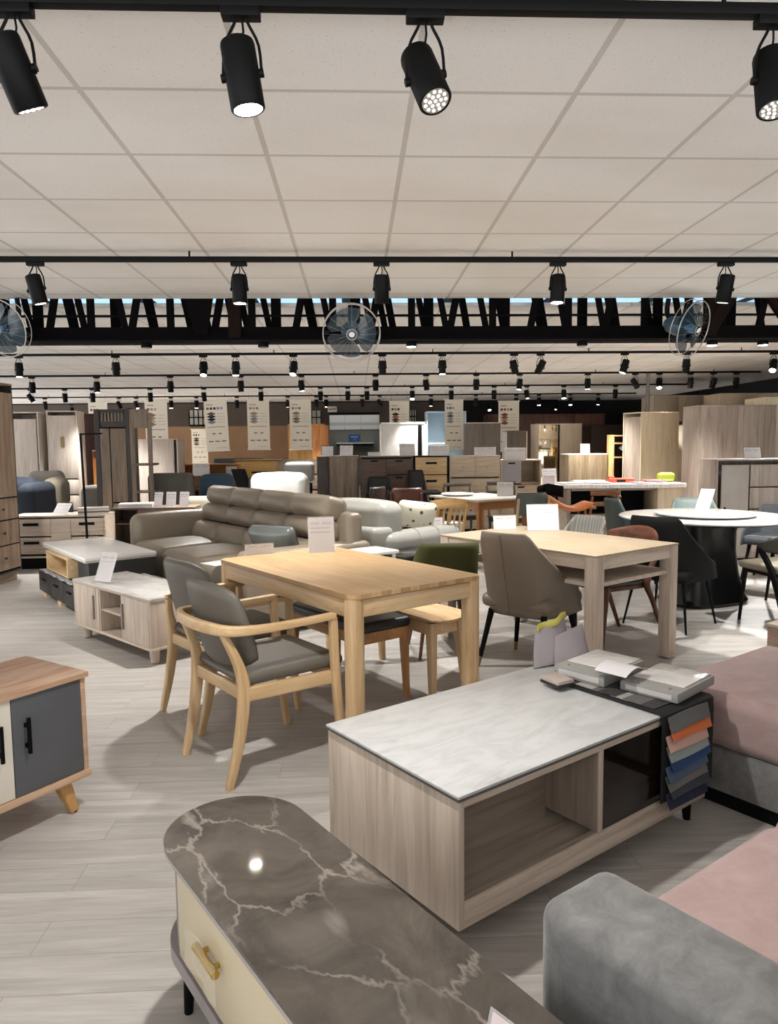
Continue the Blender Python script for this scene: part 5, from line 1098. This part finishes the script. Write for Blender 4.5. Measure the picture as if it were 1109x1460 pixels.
t = thing('plastic_bag', 'lime green bag at the right end of the stone counter', 'bag', 4.09, 9.50, .8665, 0)
part(t, 'bag', plain('lime_plastic', '#8c9a30', .35, bmp=.3, bscale=15), lambda m: m.rbox(-.11, .11, -.06, .06, 0, .125, .045), ang=0)
card('white price card at the left end of the stone counter', 2.50, 9.35, .8655, 6, .19, .20, 10, lines=2); card('pinkish card in front of the white card on the stone counter', 2.46, 9.24, .8655, -10, .15, .12, 14, lines=2, paper=plain('pink_paper', '#e6cfd0', .6))

# ------------------------------------------------------------------ mid-distance dining group
t = thing('dining_table', 'orange-brown wooden table with pale grey top in front of the chests', 'dining table', 1.38, 8.2, 0, 26)
OB = wood('orange_brown', [(.3, '#85552a'), (.5, '#9d6a38'), (.7, '#b07c48')], 'x')
pbox(t, 'tabletop', plain('pale_grey_top', '#b9b3a9', .3), -.02, .78, -.02, 1.0, .735, .76, b=.006)
part(t, 'apron', OB, lambda m: m.box(.02, .74, .02, .96, .64, .735, .003))
for x in (.03, .69):
    for y in (.03, .91): part(t, 'leg', wood('orange_brown', [(.3, '#85552a'), (.5, '#9d6a38'), (.7, '#b07c48')], 'z'), lambda m: m.sq((x + .025, y + .025, .64), (x + .025, y + .025, 0), .03, .02))
card('white price card at the right end of the orange-brown table', 1.80, 8.75, .7605, -8, .19, .17, 16, lines=3)
t = thing('tray', 'round white tray at the left end of the orange-brown table', 'tray', 1.25, 8.95, .7605, 0)
part(t, 'dish', WHITELAM, lambda m: m.lathe([(0, .004), (.16, .004), (.2, .03), (.205, .028), (.165, 0), (0, 0)], 28)); part(t, 'liner', plain('tray_liner', '#cfc9c0', .7), lambda m: m.lathe([(0, .0045), (.15, .0045), (.15, .007), (0, .007)], 24))
def slat_chair(name, label, x, y, rot, mt, mtx, seatm=None, panel='slats', bw=.2, top=.84, padm=None):
    t = thing(name, label, 'chair', x, y, 0, rot)
    part(t, 'seat', seatm or mtx, lambda m: m.rbox(-.21, .21, -.2, .22, .43, .465, .016))
    for s in (-1, 1):
        part(t, 'leg', mt, lambda m: m.cyl((s * .17, .17, .43), (s * .2, .2, 0), .019, .014, 12))
        part(t, 'leg', mt, lambda m: m.sweep([(s * (bw - .01), -.27, top - .06), (s * .18, -.2, .46), (s * .18, -.18, .3), (s * .2, -.26, 0)], [.014, .018, .018, .014], 12, smooth=3))
    part(t, 'side_rail', mtx, lambda m: m.box(-.18, .18, -.17, .19, .385, .43, .004))
    if panel == 'slats':
        part(t, 'crest_rail', mtx, lambda m: m.shell(lambda u, v: ((2 * u - 1) * bw, -.295 + .05 * (2 * u - 1) ** 2, top - .10 + .10 * v - .02 * (2 * u - 1) ** 2), 12, 6, .028))
        for q in (-.13, -.065, .065, .13): part(t, 'slat', mt, lambda m: m.sq((q * .9, -.2, .46), (q, -.285, top - .07), (.009, .006), up=(0, 1, 0)))
        part(t, 'slat', mt, lambda m: m.sq((0, -.2, .46), (0, -.29, top - .07), (.022, .006), up=(0, 1, 0)))
    elif panel == 'rails':
        for z in (top - .05, top - .17): part(t, 'back_rail', mtx, lambda m: m.shell(lambda u, v: ((2 * u - 1) * bw, -.27 + .03 * (2 * u - 1) ** 2, z + .05 * v), 10, 4, .02))
    else:
        part(t, 'backrest', padm or mtx, lambda m: m.shell(lambda u, v: ((2 * u - 1) * bw * (1 - .12 * abs(2 * v - 1) ** 3), -.28 + .06 * (2 * u - 1) ** 2, top - .24 + .24 * v), 12, 8, .035), ang=0)
    return t
slat_chair('windsor_chair', 'honey wooden chair with slatted back in front of the orange-brown table', .88, 7.72, 150 + 40, wood('honey_pine', [(.3, '#ab8450'), (.5, '#c19a63'), (.7, '#d0ad78')], 'z'), wood('honey_pine', [(.3, '#ab8450'), (.5, '#c19a63'), (.7, '#d0ad78')], 'x')).rotation_euler = (0, 0, rad(18))
slat_chair('dining_chair', 'wooden chair with grey-green padded back at the orange-brown table', 1.80, 7.95, 20, ash('z'), ash('x'), seatm=DGREY, panel='pad', bw=.2, top=.87, padm=plain('grey_green_leather', '#545a56', .5))
slat_chair('dining_chair', 'red-brown wooden chair with white seat left of the orange-brown table', .70, 9.1, -20, wood('red_wood', [(.3, '#3c170d'), (.5, '#502414'), (.7, '#5e2e1b')], 'z'), wood('red_wood', [(.3, '#3c170d'), (.5, '#502414'), (.7, '#5e2e1b')], 'x'), seatm=plain('white_seat', '#c9c5bd', .5), panel='pad', bw=.2, top=.87)
slat_chair('dining_chair', 'dark red-brown chair at the left of the dark chairs group', .08, 9.35, 60, wood('darkred_wood', [(.3, '#160806'), (.5, '#220d09'), (.7, '#2c140e')], 'z'), wood('darkred_wood', [(.3, '#160806'), (.5, '#220d09'), (.7, '#2c140e')], 'x'), panel='pad', bw=.2, top=.87)
shell_chair('dining_chair', 'dark green-black tub chair in front of the walnut dresser', .34, 10.7, 180, plain('black_green_fabric', '#1a1f1b', .7), w=.44, top=.92, seat=.48, wing=.15, tilt=.04, topw=.95, depth=.42)
shell_chair('dining_chair', 'black high-back chair in front of the black-framed chest', .87, 10.45, 180, plain('black_pu', '#0e0d0e', .6), w=.36, top=1.02, seat=.48, wing=.06, tilt=.06, topw=.85, depth=.42)
t = thing('dining_table', 'black dining table among the dark chairs', 'dining table', .15, 9.75, 0, 0)
pbox(t, 'tabletop', BLACK, 0, 1.0, 0, .6, .72, .75, b=.004)
for x in (.03, .92):
    for y in (.03, .53): pbox(t, 'leg', BLACK, x, x + .05, y, y + .05, 0, .72, b=.002)
slat_chair('dining_chair', 'dark wooden chair at the far side of the orange-brown table, left', 1.44, 9.8, 190, darkw('z'), darkw('x'), panel='rails', top=.86)
slat_chair('dining_chair', 'dark wooden chair behind the right end of the orange-brown table', 1.95, 9.3, 190, darkw('z'), darkw('x'), panel='rails', top=.90)
slat_chair('dining_chair', 'brown wooden two-rail chair in front of the stone counter', 2.82, 8.5, 8, teak('z'), teak('x'), panel='rails', bw=.18, top=.84)
t = thing('saddle_chair', 'chair with an orange saddle-shaped seat and black back in front of the stone counter', 'chair', 2.33, 8.15, 0, 0)
ORL = plain('orange_leather', '#cc7433', .4, var=.03)
part(t, 'seat', ORL, lambda m: m.shell(lambda u, v: (-.2 + .50 * u, -.18 + .36 * v, .655 + .16 * (1 - u) ** 1.5 * math.sin(PI * min(1, .25 + v * .6)) - .05 * math.sin(PI * u) + .07 * u ** 3), 16, 12, .05), ang=0)
part(t, 'leg', teak('z'), lambda m: [m.cyl((x, y, .66), (x * 1.1, y * 1.1, 0), .016, .012, 10) for x in (-.14, .22) for y in (-.12, .12)])
part(t, 'backrest', BLACK, lambda m: m.shell(lambda u, v: (-.26 + .30 * u, .22 - .1 * (2 * u - 1) ** 2, .80 + .13 * v - .03 * abs(2 * u - 1)), 10, 6, .03)); part(t, 'back_post', BLACK, lambda m: [m.cyl((x, .17, .82), (x, .15, .60), .012, seg=8) for x in (-.18, -.02)])
pbox(t, 'seat_edge', teak('x'), .24, .33, -.18, .18, .66, .69, b=.008)
t = thing('bench', 'low white-topped bench left of the orange-brown table leg', 'bench', .76, 8.25, 0, 10)
pbox(t, 'top', plain('white_gloss', '#e9e8e6', .2), 0, .5, 0, .25, .47, .49, b=.003)
for x in (.02, .45): pbox(t, 'leg', plain('white_gloss', '#e9e8e6', .2), x, x + .03, .02, .23, 0, .47, b=.001)
card('white price card standing on the white sofa arm end', .74, 7.02, .527, 12, .22, .16, 18, lines=3)

# blue sign and emergency exit plate in the niche room
t = thing('wall_sign', 'blue sign with small white lettering on the niche wall', 'sign', -.02, 24.985, 1.5, 0)
pbox(t, 'plate', plain('sign_blue', '#2c5f9e', .5), -.19, .19, -.01, 0, 0, .24, b=.002)
part(t, 'lettering', WHITE, lambda m: [m.box(-.11 + i * .046, -.085 + i * .046, -.013, -.01, .13 + .005 * (i % 2), .18, 0) for i in range(5)] + [m.box(-.05, -.02, -.013, -.01, .05, .06, 0), m.sweep([(-.01, -.012, .09), (.03, -.012, .07), (.05, -.012, .04)], .006, 6)])
t = thing('wall_sign', 'small pale sign plate hanging at the left of the niche opening', 'sign', -.62, 20.5, 2.30, 0)
pbox(t, 'plate', plain('pale_plate', '#c9c0b4', .5), -.12, .13, 0, .02, 0, .16, b=.002); part(t, 'lettering', INK, lambda m: [m.box(-.09 + i * .04, -.06 + i * .04, -.003, 0, .05, .1, 0) for i in range(5)]); part(t, 'hanger', BLACK, lambda m: m.cyl((0, .01, .16), (0, .01, HC - 2.30), .003, seg=6))

# ------------------------------------------------------------------ light and camera
def lamp_only(x, y, e, rot=(0, 0, 0), size=150, blend=.8, z=2.4):
    l = bpy.data.lights.new('spot_beam', 'SPOT'); l.energy = e; l.spot_size = rad(size); l.spot_blend = blend; l.color = (1, .975, .935); l.shadow_soft_size = .04
    o = bpy.data.objects.new('spot_beam', l); COL.objects.link(o); o.location = (x, y, z); o.rotation_euler = [rad(a) for a in rot]
# wide flood lamps of the same track system
for x, y, e, r in EXTRA: lamp_only(x, y, e, r)
W = bpy.data.worlds.new('world_fill'); SC.world = W; W.use_nodes = True
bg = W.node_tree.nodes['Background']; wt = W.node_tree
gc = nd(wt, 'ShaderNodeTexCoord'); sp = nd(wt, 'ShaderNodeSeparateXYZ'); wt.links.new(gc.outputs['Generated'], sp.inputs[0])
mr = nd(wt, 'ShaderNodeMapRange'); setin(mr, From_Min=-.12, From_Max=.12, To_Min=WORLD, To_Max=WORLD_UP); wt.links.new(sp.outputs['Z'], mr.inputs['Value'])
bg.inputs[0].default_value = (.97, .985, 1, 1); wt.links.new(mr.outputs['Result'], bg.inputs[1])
cam = bpy.data.cameras.new('camera'); co = bpy.data.objects.new('camera', cam); COL.objects.link(co)
cam.sensor_fit = 'HORIZONTAL'; cam.sensor_width = 36; cam.lens = 36 * 1045.3 / 1109; cam.clip_end = 200
yw, pt, rl = rad(2.58), rad(5.288), rad(-.6)
F = Vector((math.sin(yw) * math.cos(pt), math.cos(yw) * math.cos(pt), -math.sin(pt)))
RT = Vector((math.cos(yw), -math.sin(yw), 0)); UP = RT.cross(F)
R2 = math.cos(rl) * RT + math.sin(rl) * UP; U2 = -math.sin(rl) * RT + math.cos(rl) * UP
mw = Matrix.Identity(4)
for i in range(3): mw[i][0], mw[i][1], mw[i][2], mw[i][3] = R2[i], U2[i], -F[i], (0, 0, 1.4)[i]
co.matrix_world = mw; SC.camera = co
SC.view_settings.view_transform = 'Standard'; SC.view_settings.look = 'None'; SC.view_settings.gamma = 1; SC.view_settings.exposure = EXPO
SC.cycles.max_bounces = 8; SC.cycles.diffuse_bounces = 5; SC.cycles.use_denoising = True; SC.cycles.sample_clamp_indirect = 4
for o in [x for x in bpy.data.objects if x.location.z < -8 and x.parent is None]:
    for c in [o] + list(o.children_recursive): bpy.data.objects.remove(c)
